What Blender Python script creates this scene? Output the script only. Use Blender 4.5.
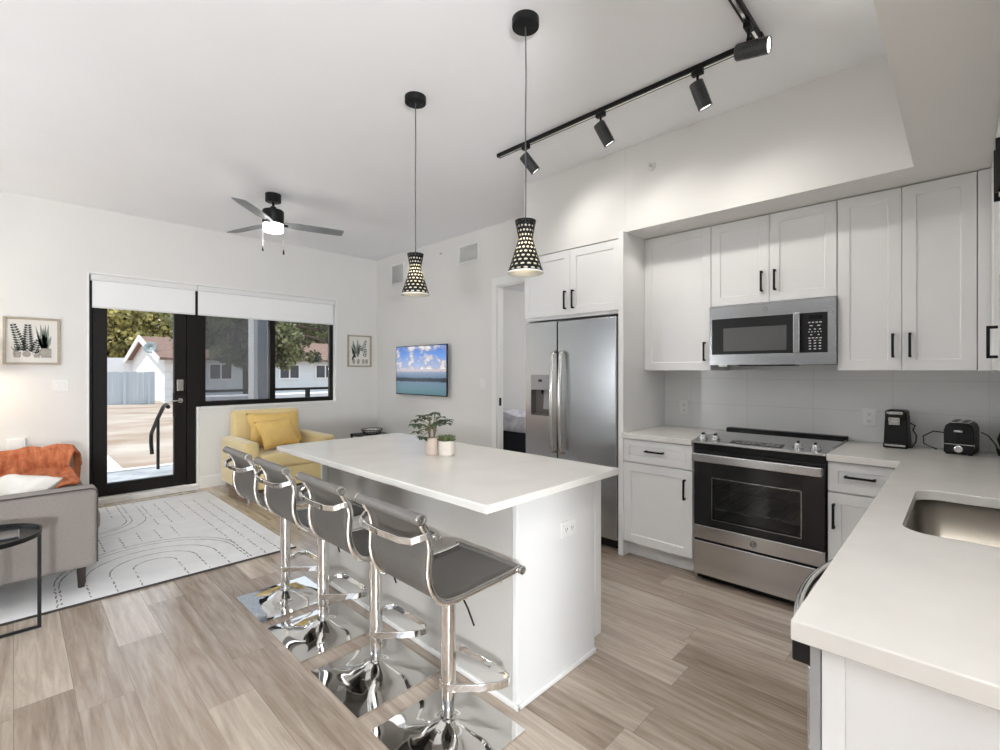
import bpy, bmesh, math, random
from math import sin, cos, pi, radians, sqrt, exp
from mathutils import Vector, Matrix
for o in list(bpy.data.objects): bpy.data.objects.remove(o)
random.seed(7)
S = bpy.context.scene
COL = S.collection

# ------------------------------------------------------------------ camera, world, sun, exposure
cd = bpy.data.cameras.new('camera'); cam = bpy.data.objects.new('camera', cd); COL.objects.link(cam)
cam.location = (0, 0, 1.372); cam.rotation_euler = (pi/2, 0, radians(44.29))
cd.sensor_width = 36; cd.lens = 17.1; cd.shift_y = -0.0045; cd.clip_start = 0.02; cd.clip_end = 300
S.camera = cam
S.view_settings.view_transform = 'Standard'; S.view_settings.look = 'None'
S.view_settings.exposure = 1.58; S.view_settings.gamma = 1.0; S.view_settings.use_curve_mapping = False

W = bpy.data.worlds.new('sky'); S.world = W; W.use_nodes = True
nt = W.node_tree; nt.nodes.clear()
wo = nt.nodes.new('ShaderNodeOutputWorld'); bg = nt.nodes.new('ShaderNodeBackground')
tc = nt.nodes.new('ShaderNodeTexCoord'); sx = nt.nodes.new('ShaderNodeSeparateXYZ'); cr = nt.nodes.new('ShaderNodeValToRGB')
cr.color_ramp.elements[0].position = 0.0; cr.color_ramp.elements[0].color = (0.95, 0.96, 0.98, 1)
cr.color_ramp.elements[1].position = 0.8; cr.color_ramp.elements[1].color = (0.62, 0.78, 1.0, 1)
nt.links.new(tc.outputs['Generated'], sx.inputs[0]); nt.links.new(sx.outputs['Z'], cr.inputs[0])
nt.links.new(cr.outputs[0], bg.inputs[0]); nt.links.new(bg.outputs[0], wo.inputs[0])
bg.inputs[1].default_value = 0.45
sl = bpy.data.lights.new('sun', 'SUN'); sl.energy = 1.35; sl.angle = radians(1); sl.color = (1, .96, .9)
so = bpy.data.objects.new('sun', sl); COL.objects.link(so)
so.rotation_euler = Vector((0.10, 0.44, -0.9)).to_track_quat('-Z', 'Y').to_euler(); so.location = (0, -5, 12)

def lamp(name, kind, loc, energy, color=(1, 1, 1), size=.05, aim=None, angle=100, blend=.6):
    l = bpy.data.lights.new(name, kind); l.energy = energy; l.color = color
    if kind in ('POINT', 'SPOT'): l.shadow_soft_size = size
    if kind == 'SPOT': l.spot_size = radians(angle); l.spot_blend = blend
    if kind == 'AREA': l.shape = 'DISK'; l.size = size
    o = bpy.data.objects.new(name, l); COL.objects.link(o); o.location = loc
    if aim: o.rotation_euler = Vector(aim).to_track_quat('-Z', 'Y').to_euler()
    return o

# ------------------------------------------------------------------ materials
def mat(name, col, rough=.5, metal=0, noise=0, nscale=20, stretch=(1, 1, 1), bump=0, bscale=None, spec=.5, emit=None, estr=0, coat=0, col2=None):
    m = bpy.data.materials.new(name); m.use_nodes = True; n = m.node_tree.nodes; L = m.node_tree.links
    p = n['Principled BSDF']; p.inputs['Base Color'].default_value = (*col, 1)
    p.inputs['Roughness'].default_value = rough; p.inputs['Metallic'].default_value = metal
    p.inputs['Specular IOR Level'].default_value = spec; p.inputs['Coat Weight'].default_value = coat
    if emit: p.inputs['Emission Color'].default_value = (*emit, 1); p.inputs['Emission Strength'].default_value = estr
    t = n.new('ShaderNodeTexCoord'); mp = n.new('ShaderNodeMapping'); mp.inputs['Scale'].default_value = stretch
    L.new(t.outputs['Object'], mp.inputs[0])
    if noise or col2:
        nz = n.new('ShaderNodeTexNoise'); nz.inputs['Scale'].default_value = nscale; nz.inputs['Detail'].default_value = 4
        L.new(mp.outputs[0], nz.inputs['Vector'])
        r = n.new('ShaderNodeValToRGB'); r.color_ramp.elements[0].position = .3; r.color_ramp.elements[1].position = .7
        a = col if col2 else tuple(max(0, c*(1-noise)) for c in col); b = col2 or tuple(min(1, c*(1+noise)) for c in col)
        r.color_ramp.elements[0].color = (*a, 1); r.color_ramp.elements[1].color = (*b, 1)
        L.new(nz.outputs['Fac'], r.inputs[0]); L.new(r.outputs[0], p.inputs['Base Color'])
    if bump:
        nb = n.new('ShaderNodeTexNoise'); nb.inputs['Scale'].default_value = bscale or nscale; nb.inputs['Detail'].default_value = 3
        L.new(mp.outputs[0], nb.inputs['Vector'])
        bp = n.new('ShaderNodeBump'); bp.inputs['Strength'].default_value = bump; bp.inputs['Distance'].default_value = .01
        L.new(nb.outputs['Fac'], bp.inputs['Height']); L.new(bp.outputs[0], p.inputs['Normal'])
    return m

def glass_mat(name, tint=(1, 1, 1), refl=.6, body=0, bodycol=(.1, .1, .1)):
    m = bpy.data.materials.new(name); m.use_nodes = True; n = m.node_tree.nodes; L = m.node_tree.links; n.clear()
    o = n.new('ShaderNodeOutputMaterial'); t = n.new('ShaderNodeBsdfTransparent'); t.inputs[0].default_value = (*tint, 1)
    g = n.new('ShaderNodeBsdfGlossy'); g.inputs['Roughness'].default_value = .02
    f = n.new('ShaderNodeFresnel'); f.inputs[0].default_value = 1.45
    k = n.new('ShaderNodeMath'); k.operation = 'MULTIPLY'; k.inputs[1].default_value = refl
    x = n.new('ShaderNodeMixShader'); L.new(f.outputs[0], k.inputs[0]); L.new(k.outputs[0], x.inputs[0]); L.new(g.outputs[0], x.inputs[2])
    if body:
        d = n.new('ShaderNodeBsdfDiffuse'); d.inputs[0].default_value = (*bodycol, 1)
        y = n.new('ShaderNodeMixShader'); y.inputs[0].default_value = body
        L.new(t.outputs[0], y.inputs[1]); L.new(d.outputs[0], y.inputs[2]); L.new(y.outputs[0], x.inputs[1])
    else: L.new(t.outputs[0], x.inputs[1])
    L.new(x.outputs[0], o.inputs[0]); return m

M = {}
M['wall'] = mat('wall_paint', (.80, .79, .765), .75, noise=.01, nscale=3, bump=.02, bscale=180)
M['ceil'] = mat('ceiling_paint', (.925, .935, .955), .8, noise=.008, nscale=2, bump=.02, bscale=120)
M['dark_absorber'] = mat('dark_light_absorber', (.16, .16, .165), .7, noise=.02, nscale=4)  # dark so the unseen rear wall bounces little light
M['trim'] = mat('white_trim_paint', (.86, .86, .84), .4, noise=.008, nscale=6)
M['cab'] = mat('white_cabinet_paint', (.84, .84, .835), .38, noise=.006, nscale=5)
M['isl'] = mat('island_paint', (.80, .80, .79), .42, noise=.008, nscale=5)
M['greige'] = mat('greige_panel', (.56, .54, .51), .5, noise=.015, nscale=4)
M['niche'] = mat('brown_grey_plastic', (.13, .11, .095), .4, noise=.05, nscale=20)
M['quartz'] = mat('quartz', (.74, .72, .68), .22, noise=.035, nscale=5, bump=.01, bscale=60)
M['black'] = mat('black_metal', (.008, .008, .009), .42, noise=.15, nscale=30, spec=.25)
M['head'] = mat('charcoal_head_metal', (.045, .045, .046), .4, noise=.1, nscale=30)
M['greyplastic'] = mat('grey_plastic', (.36, .36, .36), .4, noise=.03, nscale=30)
M['keypad'] = mat('keypad_plastic', (.018, .018, .019), .5, noise=.05, nscale=20, spec=.2)
M['rack'] = mat('oven_rack_steel', (.25, .25, .25), .4, 1, noise=.05, nscale=20)
M['blackplastic'] = mat('black_plastic', (.008, .008, .009), .4, spec=.3, noise=.1, nscale=40)
M['steel'] = mat('brushed_steel', (.46, .475, .49), .26, 1, noise=.06, nscale=6, stretch=(1, 1, 60), bump=.03, bscale=8)
M['steelh'] = mat('brushed_steel_horizontal', (.60, .605, .61), .23, 1, noise=.06, nscale=5, stretch=(.5, .5, 80), bump=.02, bscale=8)
M['sink'] = mat('sink_steel', (.31, .285, .25), .34, 1, noise=.08, nscale=4)
M['chrome'] = mat('chrome', (.80, .79, .77), .045, 1, noise=.01, nscale=3)
M['satin'] = mat('satin_nickel', (.66, .65, .62), .22, 1, noise=.03, nscale=30)
M['sling'] = mat('grey_vinyl', (.112, .105, .097), .42, noise=.07, nscale=60, bump=.05, bscale=300)
M['roll'] = mat('grey_vinyl_roll', (.17, .162, .152), .45, noise=.07, nscale=60, bump=.05, bscale=300)
M['oven'] = mat('oven_black_enamel', (.015, .015, .016), .15, spec=.4, noise=.1, nscale=10)
M['ovenin'] = mat('oven_cavity', (.48, .47, .46), .45, noise=.1, nscale=8)
M['ctop'] = mat('ceramic_cooktop', (.07, .07, .07), .06, noise=.05, nscale=20, spec=.8, coat=.6)
M['mwwin'] = mat('microwave_window', (.13, .13, .13), .16, noise=.05, nscale=200)
M['dkglass'] = mat('dark_glossy_plastic', (.03, .03, .031), .12, noise=.05, nscale=20)
M['white'] = mat('white_plastic', (.84, .84, .82), .35, noise=.01, nscale=20)
M['mark'] = mat('print_white', (.75, .75, .75), .5, noise=.02, nscale=50)
M['bronze'] = mat('dark_bronze_frame', (.007, .005, .004), .5, spec=.25, noise=.15, nscale=15)
M['glass'] = glass_mat('window_glass', (.97, .98, .98), .35)
M['screen'] = glass_mat('insect_screen', (.92, .92, .93), .1, .36, (.24, .245, .255))
M['ovenglass'] = glass_mat('oven_door_glass', (.70, .70, .70), .8)
M['shade'] = mat('roller_shade_fabric', (.80, .80, .79), .8, noise=.01, nscale=200, bump=.03, bscale=400)
M['taupe'] = mat('taupe_upholstery', (.30, .268, .25), .9, noise=.06, nscale=90, bump=.12, bscale=500)
M['piping'] = mat('dark_piping', (.08, .07, .065), .8, noise=.1, nscale=50)
M['cream'] = mat('cream_cloth', (.80, .77, .71), .9, noise=.03, nscale=30, bump=.2, bscale=60)
M['orange'] = mat('orange_knit', (.42, .09, .03), .9, col2=(.74, .27, .12), nscale=9, bump=.35, bscale=160, stretch=(1, 3, 1))
M['yellow'] = mat('yellow_upholstery', (.84, .67, .33), .8, noise=.03, nscale=30, bump=.06, bscale=300)
_p = M['yellow'].node_tree.nodes['Principled BSDF']; _p.inputs['Sheen Weight'].default_value = .7; _p.inputs['Sheen Roughness'].default_value = .4
M['yellowp'] = mat('yellow_pillow_cloth', (.82, .56, .19), .8, noise=.05, nscale=12, bump=.1, bscale=120)
M['rug'] = mat('white_rug_pile', (.85, .85, .85), .95, noise=.04, nscale=8, bump=.3, bscale=250)
M['rugline'] = mat('grey_rug_yarn', (.27, .26, .26), .95, noise=.3, nscale=90)
M['rugedge'] = mat('dark_rug_binding', (.06, .055, .05), .9, noise=.2, nscale=60)
M['darkwood'] = mat('dark_wood', (.035, .025, .02), .4, noise=.2, nscale=20, stretch=(1, 1, .1))
M['blade'] = mat('grey_fan_blade', (.22, .235, .25), .4, noise=.1, nscale=10, stretch=(.2, 1, 1))
M['fanlight'] = mat('fan_light_diffuser', (.95, .95, .93), .4, noise=.01, nscale=5, emit=(1, .98, .94), estr=1.5)
M['liner'] = mat('pendant_white_liner', (.82, .78, .66), .5, noise=.02, nscale=30, emit=(1, .86, .6), estr=.25)
def translucent_mat(name, col):
    m = bpy.data.materials.new(name); m.use_nodes = True; n = m.node_tree.nodes; L = m.node_tree.links; n.clear()
    o = n.new('ShaderNodeOutputMaterial'); d = n.new('ShaderNodeBsdfDiffuse'); t = n.new('ShaderNodeBsdfTranslucent'); x = n.new('ShaderNodeMixShader'); x.inputs[0].default_value = .5
    nz = n.new('ShaderNodeTexNoise'); nz.inputs['Scale'].default_value = 30; r = n.new('ShaderNodeValToRGB'); r.color_ramp.elements[0].color = (*[c*.96 for c in col], 1); r.color_ramp.elements[1].color = (*col, 1)
    L.new(nz.outputs['Fac'], r.inputs[0]); L.new(r.outputs[0], d.inputs[0]); L.new(r.outputs[0], t.inputs[0]); L.new(d.outputs[0], x.inputs[1]); L.new(t.outputs[0], x.inputs[2]); L.new(x.outputs[0], o.inputs[0]); return m
M['liner'] = translucent_mat('pendant_glass_liner', (.86, .83, .74))
M['shadefab'] = mat('roller_fabric', (.92, .92, .92), .8, noise=.01, nscale=200)
M['globe'] = mat('fill_opal_globe', (.9, .9, .9), .4, noise=.01, nscale=5, emit=(.94, .975, 1), estr=172)  # glow of the added entry fill lamp
M['globe2'] = mat('fill_opal_globe_soft', (.9, .9, .9), .4, noise=.01, nscale=5, emit=(.94, .975, 1), estr=29)  # glow of the added hall fill lamp
M['bulb'] = mat('lit_bulb', (1, .95, .85), .4, noise=.01, nscale=5, emit=(1, .88, .68), estr=9)
M['lens'] = mat('lit_lens', (1, 1, 1), .4, noise=.01, nscale=5, emit=(1, .97, .92), estr=1.2)
M['ceramic'] = mat('blush_pot_ceramic', (.50, .41, .355), .7, noise=.05, nscale=40, bump=.05, bscale=150)
M['ceramicw'] = mat('cream_pot_ceramic', (.60, .545, .48), .7, noise=.06, nscale=40, bump=.05, bscale=150)
M['soil'] = mat('potting_soil', (.05, .035, .025), .95, noise=.4, nscale=80, bump=.4)
M['leaf'] = mat('dark_green_leaf', (.025, .045, .02), .45, nscale=25, col2=(.085, .125, .055))
M['succ'] = mat('succulent_leaf', (.06, .09, .035), .5, nscale=40, col2=(.17, .20, .08))
M['stem'] = mat('plant_stem', (.16, .13, .07), .7, noise=.2, nscale=40)
M['gframe'] = mat('pale_wood_frame', (.42, .36, .28), .5, noise=.14, nscale=15, stretch=(1, 1, 6))
M['paper'] = mat('print_paper', (.80, .78, .73), .8, noise=.01, nscale=30)
M['ink1'] = mat('print_dark_green', (.05, .06, .05), .8, noise=.2, nscale=30)
M['ink2'] = mat('print_sage', (.25, .29, .25), .8, noise=.2, nscale=30)
M['ink3'] = mat('print_pot_grey', (.40, .37, .33), .8, noise=.2, nscale=40)
M['bed'] = mat('bed_quilt', (.50, .51, .60), .9, nscale=11, col2=(.86, .86, .92), bump=.5, bscale=8)
M['bedbase'] = mat('navy_bed_base', (.012, .014, .025), .8, noise=.1, nscale=30)
M['greywall'] = mat('bedroom_wall_paint', (.62, .62, .61), .8, noise=.01, nscale=3)
M['sand'] = mat('sandy_ground', (.30, .20, .13), .95, nscale=1.4, col2=(.56, .49, .42), bump=.6, bscale=6, stretch=(1, .35, 1))
M['slab'] = mat('grey_stone_slab', (.28, .30, .32), .6, nscale=5, col2=(.55, .56, .57), bump=.1)
M['concrete'] = mat('pale_concrete', (.80, .80, .80), .8, noise=.04, nscale=6)
M['fence'] = mat('blue_grey_fence_boards', (.56, .62, .67), .7, noise=.06, nscale=3, stretch=(1, 4, .3))
M['hwall'] = mat('pale_blue_stucco', (.72, .78, .82), .85, noise=.03, nscale=3, bump=.05)
M['hwhite'] = mat('white_stucco', (.85, .86, .87), .85, noise=.02, nscale=3)
M['roof'] = mat('brown_roof_shingle', (.15, .085, .065), .9, nscale=6, col2=(.30, .19, .145), bump=.4, bscale=12, stretch=(1, 1, 3))
M['hwin'] = mat('dark_window_pane', (.05, .055, .07), .15, noise=.15, nscale=3)
M['pcol'] = mat('grey_porch_column', (.30, .31, .35), .7, noise=.04, nscale=4)
M['bark'] = mat('bark', (.10, .075, .055), .9, noise=.3, nscale=10, stretch=(1, 1, .2), bump=.5)
M['fol1'] = mat('yellow_green_foliage', (.08, .09, .02), .7, nscale=1.6, col2=(.72, .62, .22))
M['fol2'] = mat('dark_foliage', (.03, .04, .02), .7, nscale=2.2, col2=(.34, .36, .18))
M['dish'] = mat('grey_dish', (.30, .35, .36), .5, noise=.05, nscale=8)
M['cooktrim'] = mat('black_glass_trim', (.005, .005, .005), .4, spec=.25, noise=.1, nscale=10)
M['cord'] = mat('black_cord', (.01, .01, .01), .5, noise=.1, nscale=50)
M['wire'] = mat('pendant_cord', (.10, .10, .10), .4, noise=.1, nscale=50)
M['lampshade'] = mat('lamp_shade_linen', (.78, .72, .60), .9, noise=.03, nscale=80, emit=(1, .8, .5), estr=.4)

def floor_mat():
    m = bpy.data.materials.new('vinyl_plank_floor'); m.use_nodes = True; n = m.node_tree.nodes; L = m.node_tree.links
    p = n['Principled BSDF']; tc = n.new('ShaderNodeTexCoord'); s = n.new('ShaderNodeSeparateXYZ'); L.new(tc.outputs['Object'], s.inputs[0])
    def mth(op, a, b=None):
        k = n.new('ShaderNodeMath'); k.operation = op
        for i, v in enumerate((a, b)):
            if v is None: continue
            if isinstance(v, (int, float)): k.inputs[i].default_value = v
            else: L.new(v, k.inputs[i])
        return k.outputs[0]
    row = mth('DIVIDE', s.outputs['Y'], .182); ri = mth('FLOOR', row); rf = mth('FRACT', row)
    wn = n.new('ShaderNodeTexWhiteNoise'); wn.noise_dimensions = '1D'; L.new(ri, wn.inputs['W'])
    xs = mth('ADD', mth('DIVIDE', s.outputs['X'], 1.22), mth('MULTIPLY', wn.outputs['Value'], 7.3)); xi = mth('FLOOR', xs); xf = mth('FRACT', xs)
    cb = n.new('ShaderNodeCombineXYZ'); L.new(xi, cb.inputs[0]); L.new(ri, cb.inputs[1])
    w2 = n.new('ShaderNodeTexWhiteNoise'); w2.noise_dimensions = '2D'; L.new(cb.outputs[0], w2.inputs['Vector'])
    # grain
    cg = n.new('ShaderNodeCombineXYZ'); L.new(mth('MULTIPLY', s.outputs['X'], 1.6), cg.inputs[0]); L.new(mth('MULTIPLY', s.outputs['Y'], 19), cg.inputs[1]); L.new(mth('MULTIPLY', w2.outputs['Value'], 40), cg.inputs[2])
    g = n.new('ShaderNodeTexNoise'); g.inputs['Scale'].default_value = 1.6; g.inputs['Detail'].default_value = 7; g.inputs['Roughness'].default_value = .62; g.inputs['Distortion'].default_value = .6
    L.new(cg.outputs[0], g.inputs['Vector'])
    f = mth('ADD', mth('ADD', mth('MULTIPLY', w2.outputs['Value'], .36), .09), mth('MULTIPLY', mth('SUBTRACT', g.outputs['Fac'], .30), 1.05))
    r = n.new('ShaderNodeValToRGB'); e = r.color_ramp.elements
    e[0].position = .10; e[0].color = (.22, .162, .12, 1); e[1].position = .9; e[1].color = (.72, .63, .53, 1)
    k = e.new(.36); k.color = (.37, .293, .232, 1); k = e.new(.62); k.color = (.53, .442, .36, 1)
    L.new(f, r.inputs[0])
    gap = mth('MAXIMUM', mth('LESS_THAN', rf, .014), mth('LESS_THAN', xf, .0018))
    mx = n.new('ShaderNodeMixRGB'); mx.inputs[2].default_value = (.15, .115, .09, 1); L.new(mth('MULTIPLY', gap, .55), mx.inputs[0]); L.new(r.outputs[0], mx.inputs[1])
    L.new(mx.outputs[0], p.inputs['Base Color'])
    p.inputs['Roughness'].default_value = .25; p.inputs['Coat Weight'].default_value = .4; p.inputs['Coat Roughness'].default_value = .12
    b = n.new('ShaderNodeBump'); b.inputs['Strength'].default_value = .06; b.inputs['Distance'].default_value = .01
    L.new(mth('SUBTRACT', g.outputs['Fac'], gap), b.inputs['Height']); L.new(b.outputs[0], p.inputs['Normal'])
    return m
M['floor'] = floor_mat()

def tile_mat():
    m = bpy.data.materials.new('grey_backsplash_tile'); m.use_nodes = True; n = m.node_tree.nodes; L = m.node_tree.links
    p = n['Principled BSDF']; tc = n.new('ShaderNodeTexCoord'); mp = n.new('ShaderNodeMapping'); mp.inputs['Rotation'].default_value = (radians(-90), 0, 0); mp.inputs['Location'].default_value = (.33, -.914, 0)
    b = n.new('ShaderNodeTexBrick'); b.offset = 0; b.inputs['Scale'].default_value = 1; b.inputs['Mortar Size'].default_value = .0022; b.inputs['Brick Width'].default_value = .42; b.inputs['Row Height'].default_value = .197
    b.inputs['Color1'].default_value = (.78, .78, .77, 1); b.inputs['Color2'].default_value = (.77, .77, .76, 1); b.inputs['Mortar'].default_value = (.68, .68, .67, 1)
    mp.inputs['Scale'].default_value = (1, 1, 1)
    sp = n.new('ShaderNodeSeparateXYZ'); cb = n.new('ShaderNodeCombineXYZ'); ad = n.new('ShaderNodeMath'); ad.operation = 'ADD'
    L.new(tc.outputs['Object'], sp.inputs[0]); L.new(sp.outputs['X'], ad.inputs[0]); L.new(sp.outputs['Y'], ad.inputs[1])
    s2 = n.new('ShaderNodeMath'); s2.operation = 'SUBTRACT'; s2.inputs[1].default_value = .914; L.new(sp.outputs['Z'], s2.inputs[0])
    a2 = n.new('ShaderNodeMath'); a2.operation = 'ADD'; a2.inputs[1].default_value = .314-YK+.009+.42*5; L.new(ad.outputs[0], a2.inputs[0]); L.new(a2.outputs[0], cb.inputs[0]); L.new(s2.outputs[0], cb.inputs[1]); L.new(cb.outputs[0], b.inputs['Vector'])
    L.new(b.outputs['Color'], p.inputs['Base Color']); p.inputs['Roughness'].default_value = .25
    return m
YK = 3.84
M['tile'] = tile_mat()

def tv_mat():   # the lit screen: sky with clouds over a calm sea and a line of distant trees
    m = bpy.data.materials.new('tv_seascape_picture'); m.use_nodes = True; n = m.node_tree.nodes; L = m.node_tree.links
    p = n['Principled BSDF']; p.inputs['Base Color'].default_value = (.01, .01, .01, 1); p.inputs['Roughness'].default_value = .2
    tc = n.new('ShaderNodeTexCoord'); s = n.new('ShaderNodeSeparateXYZ'); L.new(tc.outputs['Generated'], s.inputs[0])
    r = n.new('ShaderNodeValToRGB'); e = r.color_ramp.elements
    st = [(0, (.07, .14, .16)), (.16, (.10, .19, .23)), (.29, (.12, .18, .25)), (.305, (.02, .03, .045)), (.37, (.02, .03, .045)), (.385, (.10, .16, .24)), (.50, (.22, .28, .38)), (.515, (.50, .42, .42)), (.62, (.30, .38, .58)), (.8, (.13, .27, .62)), (1, (.06, .16, .48))]
    e[0].position = 0; e[0].color = (*st[0][1], 1); e[1].position = 1; e[1].color = (*st[-1][1], 1)
    for q, c in st[1:-1]: k = e.new(q); k.color = (*c, 1)
    w = n.new('ShaderNodeTexNoise'); w.inputs['Scale'].default_value = 28; w.inputs['Detail'].default_value = 5; L.new(tc.outputs['Generated'], w.inputs['Vector'])
    ad = n.new('ShaderNodeMath'); ad.operation = 'MULTIPLY_ADD'; ad.inputs[1].default_value = .07; L.new(w.outputs['Fac'], ad.inputs[0]); L.new(s.outputs['Z'], ad.inputs[2])
    L.new(ad.outputs[0], r.inputs[0])
    mp = n.new('ShaderNodeMapping'); mp.inputs['Scale'].default_value = (2.6, 1, 3.6); L.new(tc.outputs['Generated'], mp.inputs[0])
    c = n.new('ShaderNodeTexNoise'); c.inputs['Scale'].default_value = 1.5; c.inputs['Detail'].default_value = 6; c.inputs['Roughness'].default_value = .6; L.new(mp.outputs[0], c.inputs['Vector'])
    cr2 = n.new('ShaderNodeValToRGB'); cr2.color_ramp.elements[0].position = .44; cr2.color_ramp.elements[0].color = (0, 0, 0, 1); cr2.color_ramp.elements[1].position = .54; cr2.color_ramp.elements[1].color = (1, 1, 1, 1)
    L.new(c.outputs['Fac'], cr2.inputs[0])
    gt = n.new('ShaderNodeMath'); gt.operation = 'GREATER_THAN'; gt.inputs[1].default_value = .52; L.new(s.outputs['Z'], gt.inputs[0])
    mu = n.new('ShaderNodeMath'); mu.operation = 'MULTIPLY'; L.new(gt.outputs[0], mu.inputs[0]); L.new(cr2.outputs[0], mu.inputs[1])
    cc = n.new('ShaderNodeValToRGB'); cc.color_ramp.elements[0].position = .48; cc.color_ramp.elements[0].color = (.24, .27, .38, 1); cc.color_ramp.elements[1].position = .68; cc.color_ramp.elements[1].color = (.95, .86, .72, 1)
    L.new(c.outputs['Fac'], cc.inputs[0])
    mx = n.new('ShaderNodeMixRGB'); L.new(mu.outputs[0], mx.inputs[0]); L.new(r.outputs[0], mx.inputs[1]); L.new(cc.outputs[0], mx.inputs[2])
    L.new(mx.outputs[0], p.inputs['Emission Color']); p.inputs['Emission Strength'].default_value = .42
    return m
M['tv'] = tv_mat()

# ------------------------------------------------------------------ mesh builder
IDM = lambda a, b, c: (a, b, c)
def FY(yf): return lambda a, b, c: (a, yf - c, b)     # a=x, b=z, c=out towards -y
def FXm(xf): return lambda a, b, c: (xf - c, a, b)    # a=y, b=z, c=out towards -x
def FXp(xf): return lambda a, b, c: (xf + c, a, b)    # a=y, b=z, c=out towards +x
class MB:
    def __init__(s): s.v = []; s.f = []
    def add(s, vs, fs):
        k = len(s.v); s.v += [tuple(x) for x in vs]; s.f += [tuple(i+k for i in q) for q in fs]; return s
    def mbox(s, m, a0, a1, b0, b1, c0, c1):
        return s.add([m(a, b, c) for a in (a0, a1) for b in (b0, b1) for c in (c0, c1)], [(0, 1, 3, 2), (4, 6, 7, 5), (0, 4, 5, 1), (2, 3, 7, 6), (0, 2, 6, 4), (1, 5, 7, 3)])
    def box(s, x0, x1, y0, y1, z0, z1): return s.mbox(IDM, x0, x1, y0, y1, z0, z1)
    def frame(s, m, a0, a1, b0, b1, c0, c1, w, wt=None, wb=None):
        wt = w if wt is None else wt; wb = w if wb is None else wb
        s.mbox(m, a0, a0+w, b0, b1, c0, c1); s.mbox(m, a1-w, a1, b0, b1, c0, c1)
        s.mbox(m, a0+w, a1-w, b1-wt, b1, c0, c1); s.mbox(m, a0+w, a1-w, b0, b0+wb, c0, c1); return s
    def shaker(s, m, a0, a1, b0, b1, t=.02, w=.058, rec=.008):
        # one solid: face ring, bevelled step, recessed panel
        i0, i1, j0, j1 = a0+w, a1-w, b0+w, b1-w; e = .004
        R = lambda a0, a1, b0, b1, c: [m(a0, b0, c), m(a1, b0, c), m(a1, b1, c), m(a0, b1, c)]
        vs = R(a0, a1, b0, b1, 0) + R(a0, a1, b0, b1, t) + R(i0, i1, j0, j1, t) + R(i0+e, i1-e, j0+e, j1-e, t-rec)
        fs = [(3, 2, 1, 0)]
        for k in range(3):
            for i in range(4): fs.append((k*4+i, k*4+(i+1) % 4, k*4+4+(i+1) % 4, k*4+4+i))
        fs.append((12, 13, 14, 15)); return s.add(vs, fs)
    def lathe(s, c, prof, n=32, axis=(0, 0, 1), capped=True):
        q = Vector((0, 0, 1)).rotation_difference(Vector(axis).normalized()); c = Vector(c); vs = []; fs = []
        for r, z in prof:
            for i in range(n): vs.append(c + q @ Vector((r*cos(2*pi*i/n), r*sin(2*pi*i/n), z)))
        for k in range(len(prof)-1):
            for i in range(n): fs.append((k*n+i, k*n+(i+1) % n, (k+1)*n+(i+1) % n, (k+1)*n+i))
        if capped:
            fs.append(tuple(range(n-1, -1, -1))); fs.append(tuple((len(prof)-1)*n+i for i in range(n)))
        return s.add(vs, fs)
    def cyl(s, p0, p1, r0, r1=None, n=20):
        p0 = Vector(p0); d = Vector(p1)-p0; return s.lathe(p0, [(r0, 0), (r0 if r1 is None else r1, d.length)], n, d)
    def tube(s, path, r, n=10, closed=False, rv=None, up=(0, 0, 1)):
        # swept ellipse; rv = half-size along "up"; n=4 gives a flat bar
        P = [Vector(p) for p in path]; N = len(P); rv = rv or r; vs = []; fs = []; up = Vector(up); pn = None
        for k in range(N):
            if closed: t = P[(k+1) % N]-P[k-1]
            else: t = P[min(k+1, N-1)]-P[max(k-1, 0)]
            t.normalize()
            if pn is None or up.length > 0 and abs(t.dot(up)) < .93: sd = t.cross(up)
            else: sd = pn - t*pn.dot(t)
            if sd.length < 1e-4: sd = t.orthogonal()
            sd.normalize()
            if pn is not None and sd.dot(pn) < 0: sd = -sd
            pn = sd.copy(); u2 = sd.cross(t).normalized()
            for i in range(n):
                a = 2*pi*(i+.5)/n; k2 = 1.414 if n == 4 else 1
                vs.append(P[k]+sd*(r*k2*cos(a))+u2*(rv*k2*sin(a)))
        for k in range(N if closed else N-1):
            k1 = (k+1) % N
            for i in range(n): fs.append((k*n+i, k*n+(i+1) % n, k1*n+(i+1) % n, k1*n+i))
        if not closed: fs.append(tuple(range(n))); fs.append(tuple((N-1)*n+i for i in range(n-1, -1, -1)))
        return s.add(vs, fs)
    def prism(s, poly, m, c0, c1):
        n = len(poly); vs = [m(a, b, c0) for a, b in poly]+[m(a, b, c1) for a, b in poly]
        return s.add(vs, [tuple(range(n-1, -1, -1)), tuple(range(n, 2*n))]+[(i, (i+1) % n, n+(i+1) % n, n+i) for i in range(n)])
    def ball(s, c, rx, ry=None, rz=None, n=16):
        ry = ry or rx; rz = rz or rx; k = len(s.v)
        s.lathe((0, 0, 0), [(max(1e-4, sin(pi*j/(n//2))), -cos(pi*j/(n//2))) for j in range(n//2+1)], n)
        s.v[k:] = [(c[0]+x*rx, c[1]+y*ry, c[2]+z*rz) for x, y, z in s.v[k:]]; return s
    def pillow(s, c, w, h, t, mx, n=14, pinch=.12, wr=.0, seed=0):
        rr = random.Random(seed); ph = [rr.uniform(0, 6) for _ in range(6)]; vs = []; fs = []
        for sd in (1, -1):
            for j in range(n+1):
                for i in range(n+1):
                    u = 2*i/n-1; v = 2*j/n-1
                    k = 1-pinch*(1-abs(u))**1.0*abs(v)**3; l = 1-pinch*(1-abs(v))**1.0*abs(u)**3
                    z = sd*t/2*((1-u**4)*(1-v**4))**.5
                    z += sd*wr*(sin(5*u+3*v+ph[0])+.6*sin(7*v-4*u+ph[1])+.5*sin(11*u*v+ph[2]))*(1-u*u)*(1-v*v)
                    vs.append(Vector(c)+mx @ Vector((u*w/2*l, v*h/2*k, z)))
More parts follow.
